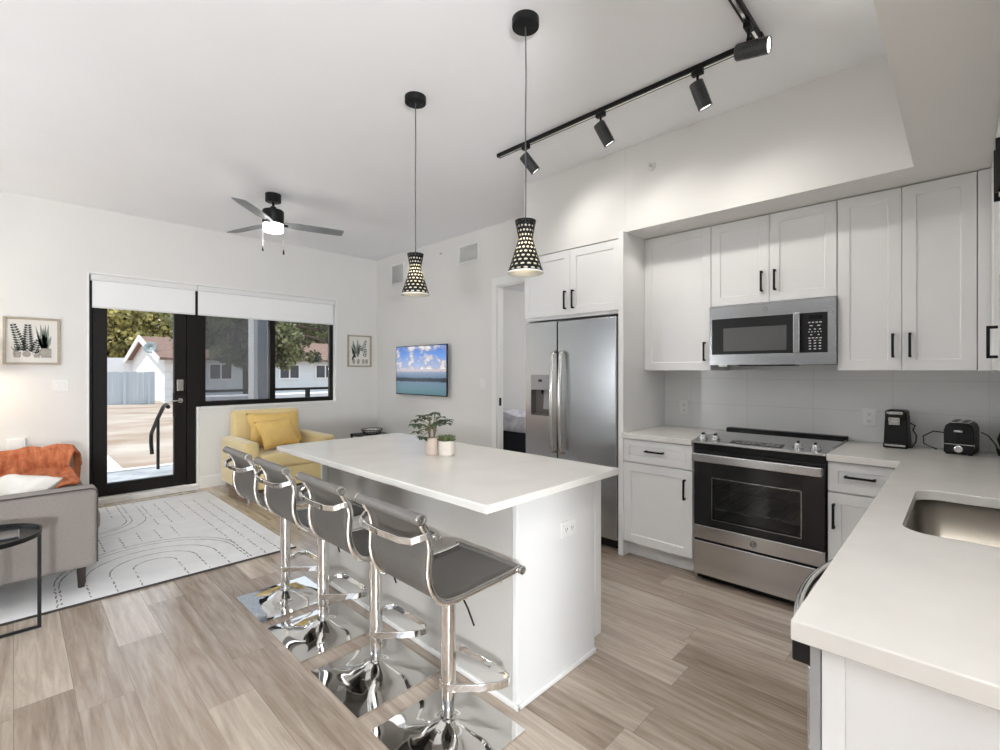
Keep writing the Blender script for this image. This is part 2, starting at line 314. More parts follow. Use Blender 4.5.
        N = (n+1)**2
        for j in range(n):
            for i in range(n):
                a = j*(n+1)+i; fs.append((a, a+1, a+n+2, a+n+1)); fs.append((N+a, N+a+n+1, N+a+n+2, N+a+1))
        return s.add(vs, fs)
    def grid(s, fn, nu, nv):
        vs = [fn(i/nu, j/nv) for j in range(nv+1) for i in range(nu+1)]
        return s.add(vs, [(j*(nu+1)+i, j*(nu+1)+i+1, (j+1)*(nu+1)+i+1, (j+1)*(nu+1)+i) for j in range(nv) for i in range(nu)])

def build(name, mb, m, parent=None, origin=None, bev=0, seg=2, smooth=True, weld=False, solid=0, subd=0, sharp=40):
    org = Vector(origin) if origin is not None else Vector((0, 0, 0))
    if parent is not None:
        r = parent
        while r.parent: r = r.parent
        org = Vector(r['o']) if 'o' in r else Vector(r.location)
    me = bpy.data.meshes.new(name); me.from_pydata([tuple(Vector(v)-org) for v in mb.v], [], mb.f)
    b = bmesh.new(); b.from_mesh(me)
    if weld: bmesh.ops.remove_doubles(b, verts=b.verts, dist=1e-5)
    bmesh.ops.recalc_face_normals(b, faces=b.faces); b.to_mesh(me); b.free()
    me.materials.append(M[m])
    if smooth:
        me.polygons.foreach_set('use_smooth', [True]*len(me.polygons)); me.set_sharp_from_angle(angle=radians(sharp))
    o = bpy.data.objects.new(name, me); COL.objects.link(o)
    if parent is not None: o.parent = parent
    else: o.location = org
    if solid: q = o.modifiers.new('solid', 'SOLIDIFY'); q.thickness = solid; q.offset = 0
    if bev: q = o.modifiers.new('bevel', 'BEVEL'); q.width = bev; q.segments = seg; q.limit_method = 'ANGLE'; q.angle_limit = radians(50)
    if subd: q = o.modifiers.new('sub', 'SUBSURF'); q.levels = subd; q.render_levels = subd
    return o
def tag(o, label, cat, group=None):
    o['label'] = label; o['category'] = cat
    if group: o['group'] = group
    return o
def thing(name, loc, label, cat, group=None):
    o = bpy.data.objects.new(name, None); COL.objects.link(o); o.location = loc; o.empty_display_size = .1
    return tag(o, label, cat, group)
def solo(name, mb, m, label, cat, group=None, **k): return tag(build(name, mb, m, **k), label, cat, group)
def struct(name, mb, m, **k):
    o = build(name, mb, m, **k)
    if o.parent is None: o['kind'] = 'structure'
    return o
def dup(r, loc, rz, label, group=None):
    c = r.copy(); COL.objects.link(c); c.location = loc; c.rotation_euler = (0, 0, rz); c['label'] = label
    if group: c['group'] = group
    for ch in list(r.children):
        d = ch.copy(); COL.objects.link(d); d.parent = c
        for g in ch.children:
            e = g.copy(); COL.objects.link(e); e.parent = d
    return c
def text(name, s, m, parent, loc, size, rot, ext=.0006):
    cu = bpy.data.curves.new(name, 'FONT'); cu.body = s; cu.size = size; cu.extrude = ext; cu.align_x = 'CENTER'; cu.align_y = 'CENTER'
    t = bpy.data.objects.new(name, cu); COL.objects.link(t); bpy.context.view_layer.update()
    me = bpy.data.meshes.new_from_object(t.evaluated_get(bpy.context.evaluated_depsgraph_get())); bpy.data.objects.remove(t)
    me.materials.clear(); me.materials.append(M[m]); o = bpy.data.objects.new(name, me); COL.objects.link(o)
    r = parent
    while r.parent: r = r.parent
    o.parent = parent; o.location = Vector(loc)-Vector(r.location); o.rotation_euler = rot; return o

# ================================================================== THE SETTING
CZ = 3.03; XW = -6.36; YK = 3.84; YS = 3.19; XR = .42; ZS = 2.405
struct('floor', MB().box(XW-.15, 2.6, -2.6, YK+.12, -.12, 0), 'floor')
mb = MB().box(XW-.15, 2.6, -2.6, YK+.12, CZ, CZ+.15); struct('ceiling', mb, 'ceil')
# window wall, with the door and window opening (y .58-3.17, sill at z .945 right of y 1.50)
mb = MB(); x0, x1 = XW-.15, XW
mb.box(x0, x1, -2.6, .535, 0, CZ).box(x0, x1, .535, 3.18, 2.36, CZ).box(x0, x1, 3.18, YK+.12, 0, CZ).box(x0, x1, 1.505, 3.18, 0, .945)
struct('wall_window', mb, 'wall')
# tv wall with doorway x -3.70..-2.86
mb = MB().box(XW, -3.79, YK, YK+.09, 0, CZ).box(-3.79, -2.88, YK, YK+.09, 2.33, CZ).box(-2.88, XR+.12, YK, YK+.09, 0, CZ)
struct('wall_kitchen', mb, 'wall')
struct('wall_right', MB().box(XR, XR+.12, .36, YK, 0, CZ), 'wall')  # camera end extended, unseen, to keep lamp light off the peninsula panel
struct('wall_rear_light_block', MB().box(XW-.15, 1.1, -2.6, -2.5, 0, CZ), 'dark_absorber')  # unseen wall added to block rear daylight, dark to cut bounce
# soffits: over the wall cabinets and over the sink run
mb = MB().prism([(-1.80, YS), (-1.80, YK), (XR, YK), (XR, .38), (-.18, .38), (-.18, YS)], IDM, ZS, CZ)
struct('ceiling_soffit', mb, 'wall')
mb = MB().box(-2.81, -1.801, YS, YK, 2.372, CZ); struct('trim_fridge_bulkhead', mb, 'wall')
# baseboards
struct('baseboard_window', MB().box(XW, XW+.014, 1.505, YK, 0, .135).box(XW, XW+.014, -2.5, .532, 0, .135), 'trim', bev=.004)
struct('baseboard_kitchen', MB().box(XW+.014, -3.865, YK-.014, YK, 0, .135), 'trim', bev=.004)
# casing round the doorway beside the fridge
mb = MB().mbox(FY(YK), -3.865, -3.79, 0, 2.42, 0, .016).mbox(FY(YK), -2.88, -2.836, 0, 2.42, 0, .016).mbox(FY(YK), -3.79, -2.88, 2.33, 2.42, 0, .016)
mb.box(-3.805, -3.785, YK, YK+.095, 0, 2.33).box(-2.895, -2.865, YK, YK+.095, 0, 2.33).box(-3.79, -2.88, YK, YK+.095, 2.315, 2.335)
o = struct('trim_bedroom_casing', mb, 'trim', bev=.003)
build('strike_plate', MB().box(-3.786, -3.782, YK+.025, YK+.06, .97, 1.06), 'black', o)
# recess lining and sill of the window opening
mb = MB().box(XW-.15, XW+.012, .522, .54, 0, 2.378).box(XW-.15, XW+.012, .54, 3.20, 2.358, 2.378).box(XW-.15, XW+.012, 3.178, 3.20, .92, 2.358).box(XW-.15, XW+.02, 1.50, 3.20, .925, .95).box(XW-.15, XW+.006, 1.488, 1.508, 0, .95)
struct('trim_window_reveal', mb, 'trim', bev=.003)
struct('trim_threshold', MB().box(XW-.14, XW+.05, .545, 1.49, 0, .058), 'trim', bev=.004)

struct('floor_rear_bounce', MB().box(-8, 14, -14, -2.61, -.14, -.02).box(2.61, 14, -2.61, 4, -.14, -.02), 'concrete')  # unseen pale slab added to bounce sunlight onto the ceiling
# glazed patio door
xg = XW-.10
d = struct('door_1', MB().frame(FXp(xg), .570, 1.395, .06, 2.345, -.02, .05, .118, .10, .125), 'bronze', bev=.004)
build('glass_pane', MB().box(xg+.008, xg+.016, .685, 1.28, .18, 2.245), 'glass', d)
h = build('door_lever', MB().lathe((xg+.05, 1.335, 1.03), [(.027, 0), (.027, .01)], 20, (1, 0, 0)).cyl((xg+.06, 1.335, 1.03), (xg+.10, 1.335, 1.03), .009).tube([(xg+.10, 1.335, 1.03), (xg+.105, 1.30, 1.03), (xg+.105, 1.22, 1.027)], .009), 'satin', d)
build('deadbolt', MB().box(xg+.05, xg+.062, 1.30, 1.365, 1.14, 1.27), 'satin', d, bev=.004)
build('door_closer_plate', MB().box(xg+.05, xg+.056, 1.262, 1.272, .85, 1.12), 'black', d)
struct('door_frame_trim_1', MB().box(xg-.03, xg+.06, 1.398, 1.545, .0, 2.352).box(xg-.03, xg+.06, .541, .567, 0, 2.352).box(xg-.03, xg+.06, .567, 1.40, 2.346, 2.356), 'bronze', bev=.004).name = 'trim_door_jamb'
# two-light window
w = struct('window_1', MB().frame(FXp(xg), 1.545, 3.176, .952, 2.356, -.02, .045, .045, .045, .055).mbox(FXp(xg), 2.32, 2.385, 1.0, 2.32, -.02, .05), 'bronze', bev=.003)
build('glass_pane', MB().box(xg, xg+.008, 1.59, 2.32, 1.0, 2.32), 'glass', w)
build('glass_pane', MB().box(xg, xg+.008, 2.385, 3.13, 1.0, 2.32), 'glass', w)
build('insect_screen', MB().box(xg-.014, xg-.012, 1.59, 2.32, 1.0, 2.32), 'screen', w)
build('screen_frame', MB().frame(FXp(xg), 1.588, 2.322, .995, 2.32, -.018, -.008, .014), 'satin', w)
# roller shades
def rshade(y0, y1, label):
    t = thing('roller_shade', (XW-.02, (y0+y1)/2, 2.0), label, 'blind', 'roller shades over the glass')
    build('cassette', MB().box(XW-.065, XW+.01, y0, y1, 2.295, 2.357), 'shade', t, bev=.008)
    build('fabric', MB().box(XW-.012, XW-.009, y0+.012, y1-.014, 2.03, 2.30), 'shadefab', t)
    build('hem_bar', MB().box(XW-.018, XW-.003, y0+.012, y1-.014, 2.015, 2.033), 'shade', t, bev=.003)
rshade(.552, 1.487, 'white roller shade pulled part way down over the glass door')
rshade(1.489, 3.172, 'wide white roller shade pulled part way down over the two pane window')

# bedroom beyond the doorway
struct('floor_bedroom', MB().box(-4.95, -2.0, YK+.12, 7.2, -.12, 0), 'floor')
struct('wall_bedroom_back', MB().box(-4.95, -2.0, 7.2, 7.3, 0, 2.6), 'greywall')
struct('wall_bedroom_left', MB().box(-5.05, -4.95, YK+.12, 7.3, 0, 2.6), 'greywall')
struct('wall_bedroom_right', MB().box(-2.0, -1.9, YK+.12, 7.3, 0, 2.6), 'greywall')
struct('ceiling_bedroom', MB().box(-5.05, -1.9, YK+.12, 7.3, 2.6, 2.7), 'ceil')
t = thing('bed', (-3.9, 5.6, 0), 'bed with quilted pale blue cover and navy base beyond the doorway', 'bed')
build('base', MB().box(-4.90, -2.75, 4.92, 6.5, .06, .53), 'bedbase', t, bev=.02)
def quilt(u, v):
    x = -4.93+2.2*u; y = 4.87+1.65*v; z = .74+.02*sin(9*x+4*y)+.015*sin(17*y-5*x)
    e = min(u, v*1.0, 1-u, 1-v)
    if v < .04: z = .52+(z-.52)*(v/.04)
    return (x, y, z)
build('quilt', MB().grid(quilt, 40, 50), 'bed', t, solid=.03)
for sx_ in (-4.85, -2.8):
    for sy_ in (4.98, 6.42): build('leg', MB().cyl((sx_, sy_, 0), (sx_, sy_, .07), .025), 'darkwood', t)
t = thing('bedroom_fill_light', (-3.0, 6.0, 2.6), 'added unseen flush fill light on the bedroom ceiling', 'light')  # out-of-sight fixture added to light the bedroom
build('diffuser', MB().lathe((-3.0, 6.0, 2.53), [(.10, 0), (.15, .02), (.16, .055)], 24), 'fanlight', t)
build('rim', MB().lathe((-3.0, 6.0, 2.585), [(.17, 0), (.17, .015)], 24), 'satin', t)
lamp('bedroom_fill_lamp', 'POINT', (-3.0, 5.9, 2.35), 13, (1, .97, .93), .12)

# backsplash tile
struct('wall_backsplash_trim', MB().box(-1.80, XR, YK-.008, YK, .914, 1.38).box(XR-.008, XR, .99, YK-.008, .914, 1.38), 'tile').name = 'trim_backsplash'

# ================================================================== KITCHEN
def pull(parent, m, a, b, length, vertical=True, out=.034):
    h = length/2; q = MB()
    if vertical:
        q.mbox(m, a-.006, a+.006, b-h, b+h, out-.011, out)
        for s in (-1, 1): q.mbox(m, a-.006, a+.006, b+s*(h-.006)-.006, b+s*(h-.006)+.006, 0, out-.005)
    else:
        q.mbox(m, a-h, a+h, b-.006, b+.006, out-.011, out)
        for s in (-1, 1): q.mbox(m, a+s*(h-.006)-.006, a+s*(h-.006)+.006, b-.006, b+.006, 0, out-.005)
    return build('handle', q, 'black', parent, bev=.0015)
def cabinet(name, label, m, loc, a0, a1, b0, b1, depth, doors=(), drawers=(), group=None, toe=0):
    """m maps (a, b, out) with out=0 on the carcass front; doors: (a0,a1,b0,b1,handle_a,handle_b,hlen)"""
    t = thing(name, loc, label, 'cabinet', group)
    q = MB().mbox(m, a0, a1, b0, b1, -depth, 0)
    if toe: q.mbox(m, a0, a1, 0.002, b0, -depth, -.065)
    build('body', q, 'cab', t, bev=.0015)
    for (d0, d1, e0, e1, ha, hb, hl) in doors:
        o = build('door', MB().shaker(m, d0+.0015, d1-.0015, e0+.0015, e1-.0015), 'cab', t, bev=.0012)
        if hl:
            m2 = lambda a, b, c, m=m: m(a, b, c+.02)
            pull(o, m2, ha, hb, hl)
    for (d0, d1, e0, e1, ha, hb, hl) in drawers:
        o = build('drawer', MB().shaker(m, d0+.0015, d1-.0015, e0+.0015, e1-.0015, w=.045), 'cab', t, bev=.0012)
        m2 = lambda a, b, c, m=m: m(a, b, c+.02)
        pull(o, m2, ha, hb, hl, False)
    return t
mu = FY(3.49); zb = 1.372; zt = 2.400; du = .345
UG = 'white wall cabinets'
cabinet('wall_cabinet', 'white single-door wall cabinet against the fridge-side panel', mu, (-1.54, 3.6, zb), -1.798, -1.287, zb, zt, du, [(-1.798, -1.287, zb, zt, -1.328, 1.508, .135)], group=UG)
cabinet('wall_cabinet', 'short white two-door wall cabinet above the microwave', mu, (-.915, 3.6, 1.83), -1.285, -.546, 1.822, zt, du, [(-1.285, -.914, 1.822, zt, -.956, 1.962, .135), (-.914, -.546, 1.822, zt, -.878, 1.962, .135)], group=UG)
cabinet('wall_cabinet', 'tall white two-door wall cabinet above the coffee maker and toaster', mu, (-.25, 3.6, zb), -.544, .051, zb, zt, du, [(-.544, -.246, zb, zt, -.284, 1.513, .135), (-.246, .051, zb, zt, -.211, 1.513, .135)], group=UG)
o = struct('trim_cabinet_filler', MB().box(.053, .12, 3.47, YK-.01, zb, zt), 'cab')
mr = FXm(.122)
cabinet('wall_cabinet', 'white corner wall cabinet on the wall behind the sink, handle low', mr, (.27, 2.8, zb), 2.78, 3.465, zb, zt, .29, [(2.78, 3.465, zb, zt, 2.835, 1.49, .135)], group=UG)
cabinet('wall_cabinet', 'short white two-door wall cabinet over the sink, handles near the ceiling drop', mr, (.27, 2.4, 1.75), 1.40, 2.775, 1.75, zt, .29, [(2.09, 2.775, 1.75, zt, 2.145, 1.98, .16), (1.40, 2.09, 1.75, zt, 2.035, 1.98, .16)], group=UG)
# fridge enclosure
cabinet('fridge_cabinet', 'white two-door cabinet bridging above the refrigerator', FY(YS+.012), (-2.3, 3.5, 1.80), -2.80, -1.844, 1.805, 2.368, .63, [(-2.80, -2.305, 1.83, 2.36, -2.347, 1.952, .15), (-2.305, -1.844, 1.83, 2.36, -2.268, 1.952, .15)])
solo('fridge_end_panel', MB().box(-1.842, -1.80, 3.15, YK-.002, 0.001, ZS), 'cab', 'tall white panel between the refrigerator and the wall cabinets', 'panel', bev=.002, origin=(-1.825, 3.5, 0))
solo('fridge_end_panel', MB().box(-2.835, -2.805, 3.25, YK-.002, 0.001, 2.368), 'cab', 'tall white panel between the refrigerator and the bedroom doorway', 'panel', bev=.002, origin=(-2.82, 3.5, 0))
# base cabinets
mbq = FY(3.17); ct = .875
cabinet('base_cabinet', 'white base cabinet with drawer and door between fridge panel and range', mbq, (-1.54, 3.5, 0), -1.798, -1.288, .115, ct, .655,
        [(-1.798, -1.288, .118, .702, -1.337, .573, .135)], [(-1.798, -1.288, .708, ct-.004, -1.552, .798, .135)], toe=1)
cabinet('base_cabinet', 'white base cabinet with drawer and door to the window-facing corner side of the range', mbq, (-.38, 3.5, 0), -.538, -.212, .115, ct, .655,
        [(-.538, -.212, .118, .702, -.509, .575, .135)], [(-.538, -.212, .708, ct-.004, -.393, .798, .135)], toe=1)['label'] = 'narrow white base cabinet with drawer and door under the coffee maker'
cabinet('sink_base_cabinet', 'white cabinet run under the sink', FXm(-.185), (.1, 2.4, 0), 1.70, 3.14, .115, .69, .58, [(1.70, 2.10, .118, .69, 2.06, .6, .135), (2.10, 2.5, .118, .69, 2.14, .6, .135)], toe=1)
# dishwasher
t = thing('dishwasher', (.1, 1.37, 0), 'stainless dishwasher with bowed handle at the end of the sink run', 'dishwasher')
build('body', MB().box(-.175, .39, 1.06, 1.695, .10, .866).box(-.10, .39, 1.06, 1.695, .002, .10), 'blackplastic', t)
dr = build('door', MB().box(-.214, -.177, 1.06, 1.695, .11, .81), 'steel', t, bev=.004)
build('control_panel', MB().box(-.238, -.177, 1.052, 1.695, .812, .852), 'blackplastic', t, bev=.004)
build('handle', MB().tube([(-.225, 1.10, .846)]+[(-.225-.048*sin(pi*k/16)**.7, 1.10+.54*k/16, .846) for k in range(1, 16)]+[(-.225, 1.64, .846)], .011, 10), 'chrome', dr)
t = thing('peninsula_end_panel', (.1, 1.03, 0), 'white framed panel closing the camera end of the sink run', 'panel')
build('panel', MB().box(-.185, .40, 1.036, 1.048, .002, .872), 'cab', t, bev=.001)
build('stile', MB().box(-.185, -.15, 1.030, 1.036, .002, .872), 'cab', t, bev=.001)
build('edge_strip', MB().box(-.203, -.187, 1.03, 1.05, .002, .872), 'greyplastic', t)

# countertops
def slab(outer, z0, z1, holes=()):
    b = bmesh.new()
    loops = []
    for poly in (outer,)+tuple(holes):
        vs = [b.verts.new((x, y, z1)) for x, y in poly]; loops.append([b.edges.new((vs[i], vs[(i+1) % len(vs)])) for i in range(len(vs))])
    r = bmesh.ops.triangle_fill(b, edges=[e for l in loops for e in l], use_beauty=True)
    fs = [f for f in b.faces]
    ex = bmesh.ops.extrude_face_region(b, geom=fs)
    for v in [g for g in ex['geom'] if isinstance(g, bmesh.types.BMVert)]: v.co.z = z0
    b.verts.index_update(); mb = MB(); mb.v = [tuple(v.co) for v in b.verts]; mb.f = [tuple(v.index for v in f.verts) for f in b.faces]; b.free(); return mb
def rrect(x0, x1, y0, y1, r, n=6):
    P = []
    for cx, cy, a in ((x1-r, y0+r, -pi/2), (x1-r, y1-r, 0), (x0+r, y1-r, pi/2), (x0+r, y0+r, pi)):
        for k in range(n+1): P.append((cx+r*cos(a+pi/2*k/n), cy+r*sin(a+pi/2*k/n)))
    return P
solo('countertop', MB().box(-1.799, -1.284, 3.12, YK-.009, .877, .914), 'quartz', 'short pale quartz worktop between the fridge panel and the range', 'countertop', bev=.003, origin=(-1.54, 3.5, .877))
sk = rrect(-.130, .315, 1.785, 2.455, .075)
solo('countertop', slab([(-.538, 3.115), (-.228, 3.115), (-.228, .998), (XR-.009, .998), (XR-.009, YK-.009), (-.538, YK-.009)], .877, .914, (sk,)), 'quartz', 'large L-shaped pale quartz worktop around the undermount sink', 'countertop', bev=.003, origin=(.1, 2.4, .877))
t = thing('sink', (.09, 2.1, .66), 'brown-grey stainless undermount sink with rounded corners', 'sink')
mb = MB(); L0 = rrect(-.136, .321, 1.779, 2.461, .078); L1 = rrect(-.124, .309, 1.791, 2.449, .07); L2 = rrect(-.09, .275, 1.825, 2.415, .05)
n_ = len(L0); vs = [(x, y, .877) for x, y in L0]+[(x, y, .72) for x, y in L1]+[(x, y, .70) for x, y in L2]
mb.add(vs, [(k*n_+i, k*n_+(i+1) % n_, (k+1)*n_+(i+1) % n_, (k+1)*n_+i) for k in range(2) for i in range(n_)]+[tuple(2*n_+i for i in range(n_))])
build('basin', mb, 'sink', t, solid=.004, sharp=60)
build('drain', MB().lathe((.09, 2.1, .699), [(.045, 0), (.045, .006), (.02, .003)], 24), 'chrome', t)

# island
t = thing('kitchen_island', (-2.13, 1.73, 0), 'white kitchen island base with power outlet end panel', 'island')
build('body', MB().box(-2.94, -1.315, 1.43, 1.95, .10, .883).box(-2.94, -1.315, 1.43, 1.89, .001, .10), 'isl', t)
build('back_panel', MB().box(-2.942, -1.315, 1.424, 1.43, .022, .883), 'greige', t)  # stool-side face, darker and warmer than the end panels
build('end_panel', MB().box(-1.315, -1.29, 1.42, 1.985, .002, .883), 'isl', t, bev=.002)
build('end_panel', MB().box(-2.965, -2.942, 1.385, 1.965, .002, .883), 'isl', t, bev=.002)
build('corner_post', MB().box(-1.33, -1.288, 1.987, 2.04, .07, .883), 'isl', t, bev=.002)
build('base_trim', MB().box(-1.29, -1.278, 1.41, 1.985, .001, .022).box(-2.94, -1.278, 1.412, 1.43, .001, .022), 'trim', t, bev=.004)
for k in range(3):
    a0 = -2.93+k*.536
    o = build('door', MB().shaker(lambda a, b, c: (a, 1.952+c, b), a0, a0+.53, .115, .875), 'isl', t)
    pull(o, lambda a, b, c: (a, 1.972+c, b), a0+.05, .7, .135)
solo('island_worktop', MB().box(-2.99, -1.155, 1.118, 1.985, .884, .914), 'quartz', 'pale quartz slab topping the island, overhanging on the stool side', 'countertop', bev=.003, origin=(-2.08, 1.58, .884))

def outlet(m, a, b, label, loc, w=.072, h=.116, kind='outlet', parent=None, horiz=False):
    t = thing('power_outlet' if kind == 'outlet' else 'light_switch', loc, label, 'outlet' if kind == 'outlet' else 'switch')
    build('plate', MB().mbox(m, a-w/2, a+w/2, b-h/2, b+h/2, .0005, .007), 'white', t, bev=.002)
    if kind == 'outlet':
        for s in (-1, 1):
            da, db = (s*.022, 0) if horiz else (0, s*.022)
            f = build('socket', MB().mbox(m, a+da-.014, a+da+.014, b+db-.014, b+db+.014, .006, .009), 'white', t, bev=.002)
            build('slots', MB().mbox(m, a+da-.007, a+da-.0045, b+db-.004, b+db+.006, .008, .0095).mbox(m, a+da+.0045, a+da+.007, b+db-.004, b+db+.006, .008, .0095).mbox(m, a+da-.002, a+da+.002, b+db-.011, b+db-.007, .008, .0095), 'blackplastic', f)
    else:
        n = 2 if w > .1 else 1
        for i in range(n):
            aa = a+(i-(n-1)/2)*.046
            build('rocker', MB().mbox(m, aa-.016, aa+.016, b-.033, b+.033, .006, .0105), 'white', t, bev=.002)
outlet(FY(YK-.008), -1.634, 1.072, 'white wall outlet above the short worktop beside the fridge panel', (-1.634, YK-.01, 1.07))
outlet(FY(YK-.008), -.432, 1.072, 'white wall outlet between the range and the coffee maker', (-.432, YK-.01, 1.07))
outlet(FXp(-1.29), 1.765, .655, 'white horizontal outlet on the island end panel', (-1.29, 1.765, .655), .116, .072, horiz=True)
outlet(FXp(XW), .325, 1.225, 'white double light switch beside the glass door', (XW, .325, 1.225), .12, .116, 'switch')
outlet(FY(YK), -4.03, 1.214, 'white light switch beside the bedroom doorway', (-4.03, YK, 1.214), .072, .116, 'switch')
t = thing('wall_heater_box', (XW, .02, .72), 'white boxy plug-in unit on the wall above the sofa', 'wall unit')
build('case', MB().mbox(FXp(XW), -.045, .085, .585, .735, .001, .045), 'white', t, bev=.008)
build('front_plate', MB().mbox(FXp(XW), -.025, .065, .605, .715, .045, .05), 'white', t, bev=.002)

# ------------------------------------------------------------------ refrigerator
RX0, RX1 = -2.775, -1.868; yf = 3.17
t = thing('refrigerator', (-2.33, 3.5, 0), 'stainless side by side refrigerator with water dispenser', 'refrigerator')
build('body', MB().box(RX0+.005, RX1-.005, 3.255, YK-.03, .05, 1.765), 'blackplastic', t, bev=.004)
build('base_grille', MB().box(RX0+.01, RX1-.01, 3.235, 3.30, .008, .075), 'blackplastic', t, bev=.003)
sm = -2.428
dx0, dx1, dz0, dz1 = -2.712, -2.50, .985, 1.335
mb = MB(); m_ = FY(yf)
mb.mbox(m_, RX0, dx0, .085, 1.785, -.075, 0).mbox(m_, dx1, sm-.003, .085, 1.785, -.075, 0).mbox(m_, dx0, dx1, .085, dz0, -.075, 0).mbox(m_, dx0, dx1, dz1, 1.785, -.075, 0)
fd = build('freezer_door', mb, 'steel', t)
build('dispenser_niche', MB().mbox(m_, dx0, dx1, dz0, dz1, -.075, -.068).mbox(m_, dx0, dx1, dz0, dz0+.012, -.068, -.002), 'niche', fd)
build('dispenser_controls', MB().mbox(m_, dx0, dx1, 1.205, dz1, -.068, .004), 'greyplastic', fd, bev=.004)
build('dispenser_display', MB().mbox(m_, -2.625, -2.585, 1.275, 1.295, .004, .006), 'blackplastic', fd)
build('dispenser_paddle', MB().prism([(-.058, 1.04), (-.03, 1.04), (-.045, 1.205), (-.06, 1.205)], lambda a, b, c: (c, yf-a, b), -2.60, -2.54), 'greyplastic', fd)
build('dispenser_spout', MB().cyl((-2.61, yf+.03, 1.21), (-2.61, yf+.03, 1.17), .012, .008), 'blackplastic', fd)
rd = build('fridge_door', MB().mbox(m_, sm+.003, RX1, .085, 1.785, -.075, 0), 'steel', t, bev=.012, seg=3)
for xh, pr in ((-2.445, fd), (-2.358, rd)):
    P = [(xh, yf-.004, 1.530), (xh, yf-.03, 1.525)]+[(xh, yf-.045-.022*sin(pi*k/18), 1.51-.80*k/18) for k in range(19)]+[(xh, yf-.03, .697), (xh, yf-.004, .692)]
    build('handle', MB().tube(P, .0165, 12, rv=.011, up=(0, -1, 0)), 'satin', pr)
build('hinge_cover', MB().box(-1.94, -1.88, 3.20, 3.28, 1.785, 1.80), 'blackplastic', t, bev=.004)

# ------------------------------------------------------------------ range
GX0, GX1 = -1.279, -.541; yr = 3.135
t = thing('range', (-.91, 3.45, 0), 'stainless slide-in electric range with black glass oven door', 'stove')
q = MB().box(GX0, GX0+.03, yr+.05, YK-.03, .03, .90).box(GX1-.03, GX1, yr+.05, YK-.03, .03, .90).box(GX0+.03, GX1-.03, YK-.10, YK-.03, .03, .90)
q.box(GX0+.03, GX1-.03, yr+.05, YK-.10, .77, .90).box(GX0+.03, GX1-.03, yr+.05, YK-.10, .03, .33)
build('body', q, 'ovenin', t)
build('side_skin', MB().box(GX0-.001, GX0+.004, yr+.03, YK-.03, .03, .905).box(GX1-.004, GX1+.001, yr+.03, YK-.03, .03, .905), 'blackplastic', t)
for z_ in (.47, .60):
    q = MB()
    for k in range(14): q.cyl((GX0+.05+k*.049, yr+.06, z_), (GX0+.05+k*.049, YK-.11, z_), .0025, n=6)
    q.cyl((GX0+.03, yr+.065, z_), (GX1-.03, yr+.065, z_), .004, n=8)
    build('oven_rack', q, 'rack', t)
od = build('oven_door', MB().frame(FY(yr), GX0+.008, GX1-.006, .365, .852, -.045, 0, .115, .17, .05), 'oven', t, bev=.003)
build('door_glass', MB().mbox(FY(yr), GX0+.10, GX1-.10, .40, .70, -.012, -.003), 'ovenglass', od)
build('window_border', MB().frame(FY(yr), GX0+.121, GX1-.119, .413, .684, -.001, .0012, .003), 'satin', od)
build('door_bottom_rail', MB().mbox(FY(yr), GX0+.008, GX1-.006, .277, .364, -.045, .003), 'steelh', od, bev=.003)
build('handle', MB().mbox(FY(yr), GX0+.012, GX1-.012, .785, .838, .030, .052).mbox(FY(yr), GX0+.012, GX0+.045, .79, .833, 0, .03).mbox(FY(yr), GX1-.045, GX1-.012, .79, .833, 0, .03), 'steelh', od, bev=.006, seg=3)
build('badge_ring', MB().lathe((-.912, yr-.003, .318), [(.018, 0), (.018, .003), (.0155, .003), (.0155, 0)], 28, (0, -1, 0), capped=False), 'oven', od)
text('badge_letters', 'GE', 'oven', od, (-.912, yr-.0045, .318), .019, (pi/2, 0, 0))
build('drawer', MB().mbox(FY(yr), GX0+.006, GX1-.006, .045, .262, -.045, .003), 'steelh', t, bev=.003)
build('vent_strip', MB().mbox(FY(yr+.01), GX0+.004, GX1-.004, .853, .897, -.05, 0), 'cooktrim', t)
build('drawer_gap', MB().mbox(FY(yr+.02), GX0+.008, GX1-.008, .262, .278, -.05, 0), 'cooktrim', t)
build('control_deck', MB().prism([(yr-.012, .898), (yr-.012, .912), (yr+.155, .934), (yr+.155, .90)], lambda a, b, c: (c, a, b), GX0-.004, GX1+.004), 'steelh', t, bev=.002)
build('cooktop', MB().box(GX0-.002, GX1+.002, yr+.157, YK-.06, .905, .926), 'ctop', t, bev=.002)
build('rear_trim', MB().box(GX0-.002, GX1+.002, YK-.085, YK-.012, .905, .942), 'cooktrim', t, bev=.004)
dz = lambda y: .912+(y-(yr-.012))*(.022/.167)
q = MB()
for k in range(10):
    for r_ in range(2):
        if (k*7+r_*3) % 5 != 0: q.box(-1.045+k*.027, -1.025+k*.027, 3.165+r_*.028, 3.183+r_*.028, dz(3.17+r_*.03)+.0005, dz(3.17+r_*.03)+.004)
disp = build('display', MB().prism([(3.155, dz(3.155)), (3.155, dz(3.155)+.002), (3.225, dz(3.225)+.002), (3.225, dz(3.225))], lambda a, b, c: (c, a, b), -1.055, -.765), 'head', t)
build('touch_keys', q, 'greyplastic', disp)
for x_ in (-1.235, -1.157, -.69, -.603):
    z0 = dz(3.20)
    k_ = build('knob', MB().lathe((x_, 3.20, z0), [(.029, 0), (.029, .006), (.024, .009), (.0215, .026), (.018, .03)], 24, (0, -.13, 1)), 'steelh', t)
    build('knob_grip', MB().box(x_-.005, x_+.005, 3.18, 3.214, z0+.026, z0+.04), 'blackplastic', k_, bev=.003)
for sx_ in (GX0+.05, GX1-.05):
    for sy_ in (yr+.1, YK-.12): build('foot', MB().cyl((sx_, sy_, .001), (sx_, sy_, .035), .018), 'blackplastic', t)
build('kick_plate', MB().box(GX0+.02, GX1-.02, yr+.03, yr+.05, .012, .045), 'cooktrim', t)

